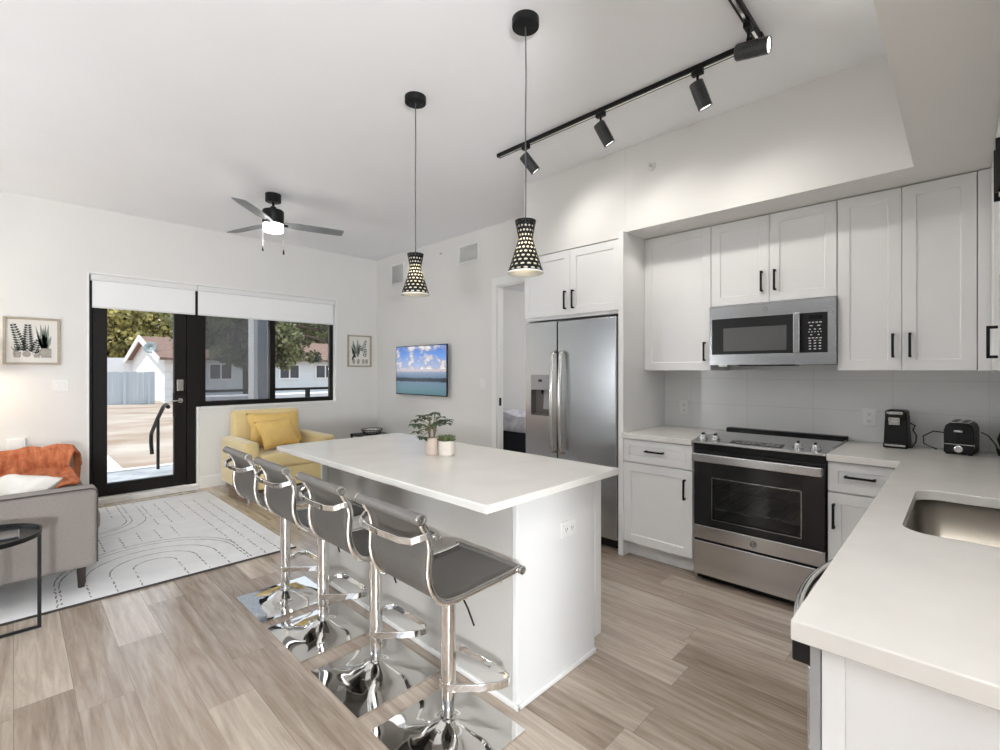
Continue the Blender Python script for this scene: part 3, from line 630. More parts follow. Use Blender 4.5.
# ------------------------------------------------------------------ microwave
ym = 3.43
t = thing('microwave', (-.915, 3.6, 1.41), 'stainless over the range microwave with dark window and keypad', 'microwave')
build('body', MB().box(-1.281, -.547, ym+.03, YK-.03, 1.41, 1.812), 'blackplastic', t, bev=.003)
m_ = FY(ym)
dr = build('door', MB().mbox(m_, -1.282, -.545, 1.728, 1.815, -.03, 0).mbox(m_, -1.282, -.545, 1.410, 1.482, -.03, 0).mbox(m_, -1.282, -1.264, 1.482, 1.728, -.03, 0).mbox(m_, -.586, -.545, 1.482, 1.728, -.03, 0), 'steelh', t, bev=.001)
build('door_panel', MB().mbox(m_, -1.264, -.762, 1.482, 1.728, -.028, -.003), 'dkglass', dr)
build('window', MB().mbox(m_, -1.190, -.805, 1.503, 1.662, -.006, -.0015), 'mwwin', dr, bev=.002)
build('handle', MB().mbox(m_, -.765, -.727, 1.482, 1.735, -.01, .022), 'steelh', dr, bev=.006, seg=3)
cp = build('control_panel', MB().mbox(m_, -.724, -.586, 1.482, 1.728, -.028, -.001), 'keypad', t)
build('clock_display', MB().mbox(m_, -.682, -.612, 1.688, 1.712, -.001, .0005), 'oven', cp)
for (zz, n_k, w_) in ((1.668, 4, .012), (1.648, 2, .016), (1.626, 3, .01), (1.61, 5, .006), (1.592, 2, .01), (1.572, 4, .012), (1.556, 3, .012), (1.54, 3, .012), (1.522, 3, .012), (1.505, 3, .012)):
    q = MB()
    for k in range(n_k):
        xx = -.690+(k+.5)*(.078/n_k)
        q.mbox(m_, xx-w_/2, xx+w_/2, zz-.0028, zz+.0028, -.001, .0005)
    build('keys', q, 'mark', cp)
build('badge_ring', MB().lathe((-.925, ym, 1.772), [(.014, 0), (.014, .002), (.012, .002), (.012, 0)], 28, (0, -1, 0), capped=False), 'greyplastic', dr)
text('badge_letters', 'GE', 'greyplastic', dr, (-.925, ym-.001, 1.772), .014, (pi/2, 0, 0))
build('vent_grille', MB().box(-1.10, -.76, ym+.02, ym+.12, 1.402, 1.411), 'cooktrim', t)
build('task_light', MB().box(-1.25, -1.19, ym+.08, ym+.2, 1.400, 1.411), 'satin', t)

# ------------------------------------------------------------------ worktop appliances
def rotpart(t, rz): t.rotation_euler = (0, 0, rz)
t = thing('coffee_maker', (-.285, 3.70, .9145), 'black pod coffee maker with silver plate on the worktop', 'coffee maker')
O = Vector((-.285, 3.70, .9145)); B = lambda *a: MB().box(O.x+a[0], O.x+a[1], O.y+a[2], O.y+a[3], O.z+a[4], O.z+a[5])
build('body', MB().prism([(-.058, 0), (.058, 0), (.050, .19), (-.050, .19)], lambda a, b, c: (O.x+a, O.y+c, O.z+b), -.05, .09), 'blackplastic', t, bev=.008, seg=3)
build('drip_tray', B(-.055, .055, -.08, -.045, 0, .028), 'blackplastic', t, bev=.005)
build('tray_grid', B(-.048, .048, -.082, -.079, .012, .022), 'satin', t, bev=.001)
build('brew_head', B(-.05, .05, -.06, .08, .165, .222), 'blackplastic', t, bev=.014, seg=3)
build('lid_handle', B(-.042, .036, -.068, -.03, .197, .216), 'satin', t, bev=.006)
build('front_plate', B(-.032, .022, -.067, -.05, .135, .18), 'satin', t, bev=.004)
build('side_cord', MB().tube([(O.x+.062, O.y-.02, O.z+.15), (O.x+.085, O.y-.02, O.z+.135), (O.x+.075, O.y-.02, O.z+.11), (O.x+.09, O.y-.02, O.z+.08), (O.x+.088, O.y-.02, O.z+.04), (O.x+.07, O.y-.02, O.z+.006), (O.x+.05, O.y-.01, O.z+.006)], .004, 8), 'cord', t)
rotpart(t, radians(-3))
t = thing('toaster', (-.010, 3.665, .9145), 'black two-slice toaster with chrome top on the worktop', 'toaster')
O = Vector((-.010, 3.665, .9145)); w_, dpt = .060, .13
prof = [(-w_, .008), (w_, .008), (w_, .13), (w_-.008, .158), (w_-.025, .172), (-w_+.025, .172), (-w_+.008, .158), (-w_, .13)]
build('housing', MB().prism(prof, lambda a, b, c: (O.x+a, O.y+c, O.z+b), -.085, .15), 'blackplastic', t, bev=.006, seg=2)
build('top_plate', B(-.04, .04, -.075, .14, .170, .176), 'chrome', t, bev=.003)
build('slots', B(-.032, -.008, -.05, .12, .174, .1775).box(O.x+.008, O.x+.032, O.y-.05, O.y+.12, O.z+.174, O.z+.1775), 'cooktrim', t)
build('lever_track', B(-.009, .009, -.088, -.083, .06, .13), 'cooktrim', t)
build('lever', B(-.018, .018, -.105, -.086, .122, .135), 'satin', t, bev=.004)
build('lower_band', B(-w_-.001, w_+.001, -.088, -.07, .054, .058), 'satin', t)
build('browning_dial', MB().lathe((O.x, O.y-.085, O.z+.032), [(.02, 0), (.018, .012), (.012, .014)], 24, (0, -1, 0)), 'chrome', t)
for a, b in ((-.045, -.07), (.045, -.07), (-.045, .13), (.045, .13)): build('foot', MB().cyl((O.x+a, O.y+b, O.z), (O.x+a, O.y+b, O.z+.009), .01, n=10), 'blackplastic', t)
build('cord', MB().tube([(O.x-.06, O.y+.15, O.z+.09), (O.x-.13, O.y+.12, O.z+.10), (O.x-.17, O.y+.08, O.z+.07), (O.x-.16, O.y+.04, O.z+.03), (O.x-.10, O.y+.02, O.z+.006)], .0035, 8), 'cord', t)
pc = build('plug_cord', MB().tube([(O.x+.07, O.y+.13, O.z+.11), (O.x+.10, O.y+.08, O.z+.10), (O.x+.13, O.y+.04, O.z+.06), (O.x+.142, O.y+.02, O.z+.03)], .003, 8), 'cord', t)
build('plug', MB().cyl((O.x+.138, O.y+.026, O.z+.038), (O.x+.152, O.y+.004, O.z+.01), .006, .010, 10), 'blackplastic', pc)
rotpart(t, radians(-6))
O = Vector((.252, 3.70, .9145))
t = thing('kettle', O, 'white kettle with black handle at the worktop corner', 'kettle')
build('jug', MB().lathe(O, [(.07, 0), (.076, .01), (.07, .09), (.055, .15), (.05, .155)], 28), 'white', t)
build('lid', MB().lathe(O+Vector((0, 0, .153)), [(.05, 0), (.04, .012), (.012, .018), (.012, .03)], 24), 'blackplastic', t)
build('handle', MB().tube([O+Vector(v) for v in ((-.055, -.01, .14), (-.10, -.02, .135), (-.112, -.02, .09), (-.10, -.02, .04), (-.072, -.01, .03))], .008, 10, rv=.012), 'blackplastic', t)
build('spout', MB().prism([(.05, .12), (.085, .155), (.045, .155)], lambda a, b, c: (O.x+a, O.y+c, O.z+b), -.02, .02), 'white', t, bev=.003)

# ------------------------------------------------------------------ pots on the island
def pot(name, label, c, r, h, m):
    t = thing(name, c, label, 'potted plant')
    build('pot', MB().lathe(c, [(r*.82, 0), (r*.95, h*.06), (r, h*.2), (r, h), (r*.92, h), (r*.9, h*.85)], 32), m, t)
    build('soil', MB().lathe(Vector(c)+Vector((0, 0, h*.84)), [(r*.91, 0), (r*.9, .004)], 24), 'soil', t)
    return t
def leaf(mb, p, d, L_, w, up=(0, 0, 1), droop=.25):
    d = Vector(d).normalized(); s = d.cross(Vector(up)); s = s.normalized() if s.length > 1e-3 else d.orthogonal().normalized(); n = s.cross(d)
    P = Vector(p); pts = []
    for t_, ww in ((0, .08), (.25, .75), (.55, 1), (.85, .5), (1, .02)):
        c = P+d*(L_*t_)-Vector((0, 0, 1))*(droop*L_*t_*t_); pts += [c-s*(w*ww/2)+n*(.12*w*ww), c+n*0, c+s*(w*ww/2)+n*(.12*w*ww)]
    mb.add(pts, [(3*k+a, 3*k+a+1, 3*k+a+4, 3*k+a+3) for k in range(4) for a in (0, 1)])
c = Vector((-2.073, 1.592, .9145))
t = pot('potted_plant', 'leafy umbrella plant in a tall blush pot on the island', c, .036, .093, 'ceramic')
rr = random.Random(3); sb = MB(); lb = MB(); RT = Vector((.716, .698, 0)); FW = Vector((-.698, .716, 0))
for (a, f_, h) in ((-.17, 0, .20), (-.11, .04, .26), (-.13, -.04, .15), (-.05, -.02, .27), (-.04, .05, .17), (.02, 0, .285), (.06, .03, .25), (.09, -.02, .235), (-.15, .03, .23), (-.07, .06, .24), (.05, -.05, .22), (-.1, -.05, .2), (.12, 0, .23), (.03, -.04, .21), (.11, .03, .20), (-.08, -.05, .11)):
    b0 = c+Vector((0, 0, .085))+RT*(.012*(1 if a > -.05 else -1)); tp = c+RT*(a*.62+.008)+FW*f_+Vector((0, 0, .02+h*.72))
    md = (b0+tp)/2+Vector((0, 0, .03))-RT*(a*.18); sb.tube([b0, (b0+md)/2+RT*.002, md, (md+tp)/2+Vector((0, 0, .008)), tp], .0028, 6)
    k0 = rr.uniform(0, 6)
    for k in range(7):
        an = k0+k*2*pi/7; dv = RT*cos(an)+FW*sin(an)+Vector((0, 0, rr.uniform(-.25, .35)))
        leaf(lb, tp, dv, rr.uniform(.034, .046), .026, droop=.3)
build('stems', sb, 'stem', t); build('foliage', lb, 'leaf', t, solid=.0008)
c = Vector((-1.999, 1.634, .9145))
t = pot('potted_succulent', 'low green succulent in a wide cream pot on the island', c, .045, .080, 'ceramicw')
lb = MB()
for q_, (a, f_) in enumerate(((-.02, 0), (.02, .01), (0, -.022), (.026, -.012), (-.026, .015), (.005, .024))):
    for ring, (n_, el, L_) in enumerate(((7, .35, .034), (6, .8, .038), (4, 1.2, .034))):
        for k in range(n_):
            an = k*2*pi/n_+ring*.4+q_; leaf(lb, c+RT*a+FW*f_+Vector((0, 0, .074)), RT*cos(an)*cos(el)+FW*sin(an)*cos(el)+Vector((0, 0, sin(el))), L_, .013, droop=-.1)
build('rosettes', lb, 'succ', t, solid=.003)

# ------------------------------------------------------------------ bar stools (local +y faces the island)
def make_stool(label):
    t = thing('bar_stool', (0, 0, 0), label, 'bar stool', 'chrome and grey bar stools along the island')
    N = 40; half = .207
    def base(u, v):
        x = (2*u-1)*half; y = (2*v-1)*half; r = sqrt(x*x+y*y); rc = max(abs(x), abs(y))/half
        k = max(0, 1-rc)
        return (x, y, .011+.058*exp(-(r/.070)**1.25)*min(1, k*2.2)+.010*k*k)
    q = MB().grid(base, N, N); n1 = N+1
    # skirt and underside
    rim = [i for i in range(n1)]+[j*n1+N for j in range(1, n1)]+[N*n1+i for i in range(N-1, -1, -1)]+[j*n1 for j in range(N-1, 0, -1)]
    k0 = len(q.v); q.v += [(q.v[i][0], q.v[i][1], .001) for i in rim]; n_ = len(rim)
    q.f += [(rim[i], rim[(i+1) % n_], k0+(i+1) % n_, k0+i) for i in range(n_)]; q.f.append(tuple(k0+i for i in range(n_)))
    build('base', q, 'chrome', t, sharp=50)
    build('column', MB().lathe((0, 0, .05), [(.030, .012), (.030, .020), (.0245, .022), (.0245, .085), (.0285, .088), (.0285, .50), (.022, .505), (.022, .545)], 28), 'chrome', t)
    zf = .19
    P = [(.02, -.022, zf), (.10, .055, zf), (.150, .125, zf), (.158, .158, zf), (.145, .182, zf), (.11, .19, zf), (0, .192, zf), (-.11, .19, zf), (-.145, .182, zf), (-.158, .158, zf), (-.150, .125, zf), (-.10, .055, zf), (-.02, -.022, zf)]
    build('footrest', MB().tube(P, .0045, 4, rv=.0145).lathe((0, 0, zf-.013), [(.0292, 0), (.0292, .026)], 24), 'chrome', t, bev=.002)
    build('seat_mount', MB().box(-.075, .075, -.10, .09, .588, .600).cyl((0, 0, .565), (0, 0, .59), .032), 'blackplastic', t, bev=.003)
    lv = build('height_lever', MB().tube([(.02, -.01, .585), (.045, .01, .56), (.075, .03, .49), (.095, .045, .425)], .0035, 8), 'black', t)
    prof = [(.200, .617), (.13, .611), (.04, .608), (-.06, .606), (-.125, .606), (-.160, .612), (-.187, .628), (-.207, .655), (-.221, .69), (-.227, .73), (-.225, .77), (-.222, .81), (-.232, .848), (-.249, .878), (-.264, .905)]
    # smooth the profile
    def cr_(p, k, f):
        a, b, c_, d = (Vector(p[max(0, min(len(p)-1, k+j))]) for j in (-1, 0, 1, 2))
        return .5*((2*b)+(c_-a)*f+(2*a-5*b+4*c_-d)*f*f+(3*b-a-3*c_+d)*f**3)
    sp = [cr_(prof, k, j/4) for k in range(len(prof)-1) for j in range(4)]+[Vector(prof[-1])]
    for s in (-1, 1):
        build('side_frame', MB().tube([(s*.207, p[0], p[1]) for p in sp], .0055, 10, rv=.0125, up=(1, 0, 0)) if False else MB().tube([(s*.174+.006, p[0], p[1]) for p in sp], .012, 10, rv=.0065, up=(1, 0, 0)), 'chrome', t)
    def sling(i0, i1):
        q = MB(); ps = sp[i0:i1+1]; nx = 8; n = len(ps); vs = []
        for p in ps:
            for i in range(nx+1):
                u = 2*i/nx-1; vs.append((u*.164+.006, p[0], p[1]))
        return q.add(vs, [(j*(nx+1)+i, j*(nx+1)+i+1, (j+1)*(nx+1)+i+1, (j+1)*(nx+1)+i) for j in range(n-1) for i in range(nx)])
    k_ = 24
    build('seat', sling(0, k_), 'sling', t, solid=.007); build('backrest', sling(k_, len(sp)-1), 'sling', t, solid=.007)
    for (nm, y, z, r) in (('back_roll', -.268, .908, .0178), ('front_roll', .204, .612, .0155)):
        o = build(nm, MB().cyl((-.182, y, z), (.194, y, z), r, n=24), 'roll', t, bev=.003)
        for s in (-1, 1):
            build('end_cap', MB().lathe((s*.188+.006, y, z), [(r*1.03, -.004), (r*1.03, .003), (r*.75, .004), (r*.7, .001), (r*.35, .001), (r*.3, .003)], 20, (s, 0, 0)), 'satin', o)
    C_ = [(-.172, -.236, .850), (-.168, -.256, .848), (-.150, -.281, .838), (-.11, -.290, .832), (0, -.293, .830), (.11, -.290, .832), (.162, -.281, .838), (.180, -.256, .848), (.184, -.236, .850)]
    build('back_crossbar', MB().tube(C_, .005, 4, rv=.011), 'chrome', t, bev=.002)
    for (y, z) in ((-.07, .597), (.10, .600)): build('seat_rail', MB().cyl((-.168, y, z), (.18, y, z), .007, n=10), 'chrome', t)
    return t
lab = ['grey sling bar stool nearest the camera, beside the island end with the outlet', 'grey sling bar stool second from the outlet end of the island', 'grey sling bar stool third from the outlet end of the island', 'grey sling bar stool nearest the yellow armchair']
st = make_stool(lab[0])
pos = [(-1.395, 1.150, 0), (-1.905, 1.148, 0), (-2.424, 1.145, 0), (-2.917, 1.142, 0)]
st.location = (pos[0][0], pos[0][1], 0)
for i in (1, 2, 3): dup(st, (pos[i][0], pos[i][1], 0), pos[i][2], lab[i])

# ------------------------------------------------------------------ pendants
def make_pendant(label):
    t = thing('pendant_lamp', (0, 0, CZ), label, 'pendant lamp', 'black lattice pendants over the island')
    cn = build('canopy', MB().lathe((0, 0, CZ-.036), [(.063, 0), (.064, .003), (.064, .036)], 36), 'black', t)
    for a in (-.035, .035): build('screw', MB().cyl((a*.716, a*.698, CZ-.042), (a*.716, a*.698, CZ-.034), .006, n=10), 'black', cn)
    build('cord', MB().tube([(0, 0, CZ-.036), (.003, 0, 2.75), (-.002, .001, 2.5), (.002, 0, 2.3), (0, 0, 2.075)], .0034, 8), 'wire', t)
    z0, z1 = 1.834, 2.078
    def R(z):
        f = (z-z0)/(z1-z0)
        return .034+.050*((.66-f)/.66)**1.1 if f < .66 else .034+.015*((f-.66)/.34)**1.2
    q = MB(); nr, nc = 12, 15; vs = []; fs = []
    zz = lambda r: z0+(z1-z0)*r/nr
    def pt(a, r): z = z0+(z1-z0)*min(max(r, 0), nr)/nr; return (R(z)*cos(a), R(z)*sin(a), z)
    da = 2*pi/nc
    for r in range(nr):
        for c_ in range(nc):
            ac = (c_+.5*(r % 2))*da; rc = r+.5
            out = [(-.5, -.5), (0, -.5), (.5, -.5), (.5, 0), (.5, .5), (0, .5), (-.5, .5), (-.5, 0)]
            inn = [(-.24, -.2), (0, -.25), (.24, -.2), (.32, 0), (.24, .2), (0, .25), (-.24, .2), (-.32, 0)]
            k = len(vs); vs += [pt(ac+a*da, rc+b) for a, b in out]+[pt(ac+a*da, rc+b) for a, b in inn]
            fs += [(k+i, k+(i+1) % 8, k+8+(i+1) % 8, k+8+i) for i in range(8)]
    q.add(vs, fs); q.lathe((0, 0, z1), [(R(z1), 0), (R(z1)*.3, .004), (.006, .012)], 24, capped=False)
    sh = build('shade', q, 'black', t, solid=.0018, weld=True)
    build('shade_liner', MB().lathe((0, 0, 0), [(R(zz(k))-.0035, zz(k)-(.004 if k == 0 else 0)) for k in range(nr)], 32, capped=False), 'liner', sh, solid=.001)
    build('bottom_rim', MB().lathe((0, 0, z0-.004), [(R(z0)-.004, 0), (R(z0)+.0015, 0), (R(z0)+.0015, .006), (R(z0)-.004, .006)], 40, capped=False), 'white', sh)
    build('bulb', MB().ball((0, 0, 1.955), .026, .026, .034), 'bulb', t)
    build('socket', MB().cyl((0, 0, 1.985), (0, 0, 2.06), .016), 'black', t)
    return t
pd = make_pendant('black lattice pendant nearer the camera, hanging over the outlet end of the island')
pd.location = (-1.48, 1.69, CZ)
dup(pd, (-2.38, 1.705, CZ), 0, 'black lattice pendant hanging over the potted plants')
lamp('pendant_light', 'POINT', (-1.48, 1.69, 1.955), 2.5, (1, .88, .70), .03); lamp('pendant_light', 'POINT', (-2.38, 1.705, 1.955), 2.5, (1, .88, .70), .03)

# ------------------------------------------------------------------ track light
t = thing('track_rail', (-1.6, 2.6, CZ), 'black L-shaped ceiling light track', 'track')
yt, xt = 2.60, -.725
build('rail', MB().box(-2.555, xt+.018, yt-.018, yt+.018, CZ-.027, CZ-.001).box(xt-.018, xt+.018, 1.2, yt-.018, CZ-.027, CZ-.001), 'black', t, bev=.002)
build('corner_joint', MB().box(xt-.05, xt+.022, yt-.05, yt+.022, CZ-.031, CZ-.002), 'black', t, bev=.002)
build('conductor_channel', MB().box(-2.54, xt-.03, yt-.006, yt+.006, CZ-.028, CZ-.022).box(xt-.006, xt+.006, 1.22, yt-.03, CZ-.028, CZ-.022), 'satin', t)
def head(x, y, aim, label, first=None):
    p = Vector((x, y, CZ-.022)); a = Vector(aim).normalized(); dn = .095 if abs(aim[1]) > .1 else .125; c = p+Vector((0, 0, -dn))+a*(.045 if dn < .1 else .018); L_ = .145; r = .037
    t = thing('track_spotlight', p, label, 'spotlight', 'black track spotlights')
    build('adapter', MB().box(x-.03, x+.03, y-.016, y+.016, CZ-.052, CZ-.027) if abs(aim[1]) > .1 else MB().box(x-.016, x+.016, y-.03, y+.03, CZ-.052, CZ-.027), 'black', t, bev=.003)
    build('stem', MB().cyl(p+Vector((0, 0, -.02)), p+Vector((0, 0, -dn)), .007, n=12), 'black', t)
    b = build('housing', MB().lathe(c-a*L_/2, [(r*.9, 0), (r, .006), (r, L_), (r*.93, L_), (r*.9, L_-.012)], 28, a), 'head', t, sharp=30)
    s = a.orthogonal().normalized(); u = a.cross(s); q = MB()
    for k in range(-2, 3):
        for j in range(10):
            an = j*2*pi/10; d_ = s*cos(an)+u*sin(an); q.cyl(c+a*(k*.013)+d_*(r-.001), c+a*(k*.013)+d_*(r+.0008), .0035, n=6)
    build('vent_holes', q, 'blackplastic', b)
    build('lens', MB().lathe(c+a*(L_/2-.010), [(r*.9, 0), (r*.9, .004)], 24, a), 'lens', b)
    return c+a*(L_/2+.01), a
HL = 'black track spotlight '
heads = [(-2.275, yt, (.35, .50, -.72), HL+'at the far end of the track, behind the pendant cord'), (-1.645, yt, (.28, .42, -.82), HL+'second from the far end of the track'),
         (-1.035, yt, (.22, .36, -.88), HL+'third from the far end of the track'), (xt+.0, 2.42, (.85, .02, -.16), HL+'on the short leg of the track, lit lens turned sideways')]
for i, (x, y, aim, lb_) in enumerate(heads):
    p, a = head(x, y, aim, lb_)
    lamp('track_beam', 'SPOT', p, (4.2, 4.2, 4.2, 1.5)[i], (1, .96, .90), .03, a, 125, .95)

# recessed can in the soffit, wall detectors, vents
t = thing('recessed_light', (-1.637, 3.27, ZS), 'small white recessed light in the soffit underside', 'light')
build('trim_ring', MB().lathe((-1.637, 3.27, ZS-.005), [(.05, 0), (.055, .005)], 28), 'white', t); build('lens', MB().lathe((-1.637, 3.27, ZS-.006), [(.036, 0), (.036, .003)], 24), 'white', t)
for y_, lb_ in ((.68, 'white recessed light in the soffit beyond the end of the sink run'), (1.25, 'white recessed light in the soffit above the dishwasher')):
    t = thing('recessed_light', (.13, y_, ZS), lb_, 'light')  # unseen downlights added to brighten the sink run
    build('trim_ring', MB().lathe((.13, y_, ZS-.005), [(.05, 0), (.055, .005)], 28), 'white', t); build('lens', MB().lathe((.13, y_, ZS-.006), [(.036, 0), (.036, .003)], 24), 'lens', t)
    lamp('recessed_beam', 'SPOT', (.06, y_, ZS-.02), 6, (1, .97, .93), .04, (-.1, 0, -1), 140, .7)
lamp('recessed_beam', 'SPOT', (-1.637, 3.27, ZS-.01), 1.2, (1, .94, .86), .03, (0, 0, -1), 110, .7)
def sprinkler(x, y, z, label):
    t = thing('sprinkler_head', (x, y, z), label, 'sprinkler')
    build('escutcheon', MB().lathe((x, y, z), [(.03, 0), (.026, .008)], 24, (0, -1, 0)), 'white', t); build('nozzle', MB().cyl((x, y-.008, z), (x, y-.035, z), .007, .012, 12), 'satin', t)
sprinkler(-1.593, YS, 2.83, 'small sprinkler head high on the wall above the cabinets')
sprinkler(-4.78, YK, 2.865, 'small sprinkler head on the wall between the two air vents')
def vent(x0, x1, z0, z1, label):
    t = thing('air_vent', ((x0+x1)/2, YK, (z0+z1)/2), label, 'vent', 'white air vents high on the television wall'); m = FY(YK)
    build('frame', MB().frame(m, x0, x1, z0, z1, .0005, .014, .028), 'white', t, bev=.003)
    build('backing', MB().mbox(m, x0+.02, x1-.02, z0+.02, z1-.02, .0005, .002), 'white', t)
    q = MB(); n = int((x1-x0-.056)/.018)
    for k in range(n):
        a = x0+.03+k*(x1-x0-.06)/n; q.add([m(a, z0+.028, .003), m(a+.014, z0+.028, .009), m(a+.014, z1-.028, .009), m(a, z1-.028, .003)], [(0, 1, 2, 3)])
    build('louvres', q, 'white', t, solid=.0015)
vent(-5.95, -5.61, 2.60, 2.90, 'white square air vent nearest the window wall')
vent(-4.46, -4.08, 2.665, 2.905, 'white air vent nearer the bedroom doorway')

# television
t = thing('television', (-5.15, 3.78, 1.37), 'wall mounted television showing clouds over a calm sea', 'television')
build('bezel', MB().box(-5.715, -4.592, 3.762, 3.780, 1.042, 1.705), 'blackplastic', t, bev=.003)
build('screen', MB().box(-5.703, -4.604, 3.759, 3.7625, 1.056, 1.695), 'tv', t)
build('rear_housing', MB().box(-5.5, -4.8, 3.78, 3.80, 1.10, 1.5), 'blackplastic', t, bev=.005)
build('wall_bracket', MB().box(-5.3, -5.0, 3.80, 3.839, 1.2, 1.45), 'black', t)

# ceiling fan
fx, fy = -4.65, 1.71
t = thing('ceiling_fan', (fx, fy, CZ), 'black ceiling fan with three grey blades and a lit white drum', 'ceiling fan')
build('canopy', MB().lathe((fx, fy, CZ-.075), [(.062, 0), (.069, .004), (.069, .074)], 32), 'black', t)
build('downrod', MB().cyl((fx, fy, CZ-.15), (fx, fy, CZ-.07), .012).lathe((fx, fy, 2.875), [(.03, 0), (.026, .035), (.014, .04)], 20), 'black', t)
build('motor', MB().lathe((fx, fy, 2.765), [(.09, 0), (.093, .004), (.093, .105), (.085, .113)], 36), 'black', t)
for an in (76, -44, 196):
    a = radians(an); d_ = Vector((cos(a), sin(a), 0)); s_ = Vector((-sin(a), cos(a), 0)); c0 = Vector((fx, fy, 2.758)); q = MB(); vs = []
    st_ = [(.05, .035), (.12, .050), (.2, .062), (.5, .066), (.62, .058), (.64, .05)]
    for r_, w_ in st_: vs += [c0+d_*r_-s_*w_+Vector((0, 0, .011)), c0+d_*r_+s_*w_+Vector((0, 0, -.011))]
    q.add(vs, [(2*k, 2*k+1, 2*k+3, 2*k+2) for k in range(len(st_)-1)])
    bl = build('blade', q, 'blade', t, solid=.007, bev=.002)
    build('blade_bracket', MB().box(-.02, .02, -.03, .03, 0, .006) if False else MB().cyl(c0+d_*.06+Vector((0, 0, -.008)), c0+d_*.13+Vector((0, 0, -.008)), .014, .01, 10), 'black', bl)
build('light_kit', MB().lathe((fx, fy, 2.748), [(.092, 0), (.092, .018)], 36), 'black', t)
build('light_drum', MB().lathe((fx, fy, 2.672), [(.06, 0), (.082, .006), (.088, .02), (.088, .077)], 36), 'fanlight', t)
for k, (a, l_) in enumerate(((-1, .235), (1, .27))):
    p = Vector((fx, fy, 2.75))+Vector((.716, .698, 0))*(.098*a)
    ch = build('pull_chain', MB().cyl(p, p-Vector((0, 0, l_-.03)), .0018, n=6), 'satin', t)
    build('pull_knob', MB().lathe(p-Vector((0, 0, l_+.02)), [(.004, 0), (.008, .01), (.006, .035), (.002, .05)], 12), 'black', ch)
lamp('fan_light', 'POINT', (fx, fy, 2.60), .8, (1, .96, .9), .08)

# ------------------------------------------------------------------ framed prints
def frond(mb, m, a0, b0, a1, b1, n, L_, w, c=.006):
    dx, dy = a1-a0, b1-b0; l = sqrt(dx*dx+dy*dy); ux, uy = dx/l, dy/l
    mb.prism([(a0-.0015, b0), (a0+.0015, b0), (a1+.0008, b1), (a1-.0008, b1)], m, c-.001, c)
    for k in range(n):
        f = .12+.86*k/n; px, py = a0+dx*f, b0+dy*f; q = L_*(1-.65*f)
        for s in (-1, 1):
            vx, vy = ux*.45-s*uy*.9, uy*.45+s*ux*.9; nx_, ny_ = -vy, vx
            mb.prism([(px, py), (px+vx*q*.5+nx_*w/2, py+vy*q*.5+ny_*w/2), (px+vx*q, py+vy*q), (px+vx*q*.5-nx_*w/2, py+vy*q*.5-ny_*w/2)], m, c-.001, c)
def blade_(mb, m, a0, b0, a1, b1, w, c=.006):
    dx, dy = a1-a0, b1-b0; l = sqrt(dx*dx+dy*dy); nx_, ny_ = -dy/l*w/2, dx/l*w/2
    mb.prism([(a0-nx_*.6, b0-ny_*.6), (a0+dx*.45-nx_, b0+dy*.45-ny_), (a1, b1), (a0+dx*.45+nx_, b0+dy*.45+ny_), (a0+nx_*.6, b0+ny_*.6)], m, c-.001, c)
def picture(y0, y1, z0, z1, label):
    t = thing('framed_print', (XW, (y0+y1)/2, (z0+z1)/2), label, 'picture', 'framed plant prints on the window wall'); m = FXp(XW)
    build('frame', MB().frame(m, y0, y1, z0, z1, .001, .024, .021), 'gframe', t, bev=.002)
    return t, build('paper', MB().mbox(m, y0+.014, y1-.014, z0+.014, z1-.014, .001, .004), 'paper', t), m
t, pp, m = picture(-.068, .324, 1.428, 1.876, 'wide framed print of ferns and snake plant in pots')
W_, H_ = .387, .448; A = lambda u: -.065+W_*u; Bz = lambda v: 1.428+H_*v
q = MB(); frond(q, m, A(.36), Bz(.22), A(.15), Bz(.88), 11, .062, .021); frond(q, m, A(.42), Bz(.2), A(.42), Bz(.88), 12, .068, .021); frond(q, m, A(.5), Bz(.22), A(.62), Bz(.55), 6, .055, .02)
frond(q, m, A(.55), Bz(.2), A(.68), Bz(.3), 4, .04, .012)
build('printed_ferns', q, 'ink1', pp)
q = MB()
for a, b, w_ in ((.55, .84, .02), (.64, .88, .03), (.73, .87, .028), (.79, .88, .025), (.84, .63, .026), (.57, .7, .025), (.69, .8, .03), (.18, .44, .012), (.24, .48, .012), (.29, .46, .012), (.13, .38, .01)):
    b0 = (.73, .34) if a > .5 else (.23, .26); blade_(q, m, A(b0[0]+(a-b0[0])*.3), Bz(b0[1]), A(a), Bz(b), w_)
build('printed_blades', q, 'ink2', pp)
q = MB().prism([(A(.65), Bz(.15)), (A(.84), Bz(.15)), (A(.84), Bz(.35)), (A(.65), Bz(.35))], m, .0045, .0065).prism([(A(.18), Bz(.15)), (A(.29), Bz(.15)), (A(.31), Bz(.27)), (A(.16), Bz(.27))], m, .0045, .0065)
q.prism([(A(.4)+.03*cos(k*pi/8), Bz(.22)+.028*sin(k*pi/8)) for k in range(16)], m, .0045, .0065).prism([(A(.53), Bz(.15)), (A(.63), Bz(.15)), (A(.65), Bz(.22)), (A(.51), Bz(.22))], m, .0045, .0065)
build('printed_pots', q, 'ink3', pp)
t, pp, m = picture(3.365, 3.748, 1.425, 1.888, 'tall framed print of succulent leaves in the room corner')
W_, H_ = .383, .463; A = lambda u: 3.365+W_*u; Bz = lambda v: 1.425+H_*v
q = MB()
for a0, b0, a, b, w_ in ((.42, .32, .42, .9, .05), (.35, .4, .22, .85, .04), (.46, .4, .52, .75, .045), (.30, .55, .2, .74, .03)): blade_(q, m, A(a0), Bz(b0), A(a), Bz(b), w_)
build('printed_blades', q, 'ink2', pp)
q = MB(); blade_(q, m, A(.32), Bz(.3), A(.16), Bz(.66), .045); blade_(q, m, A(.2), Bz(.2), A(.28), Bz(.42), .03)
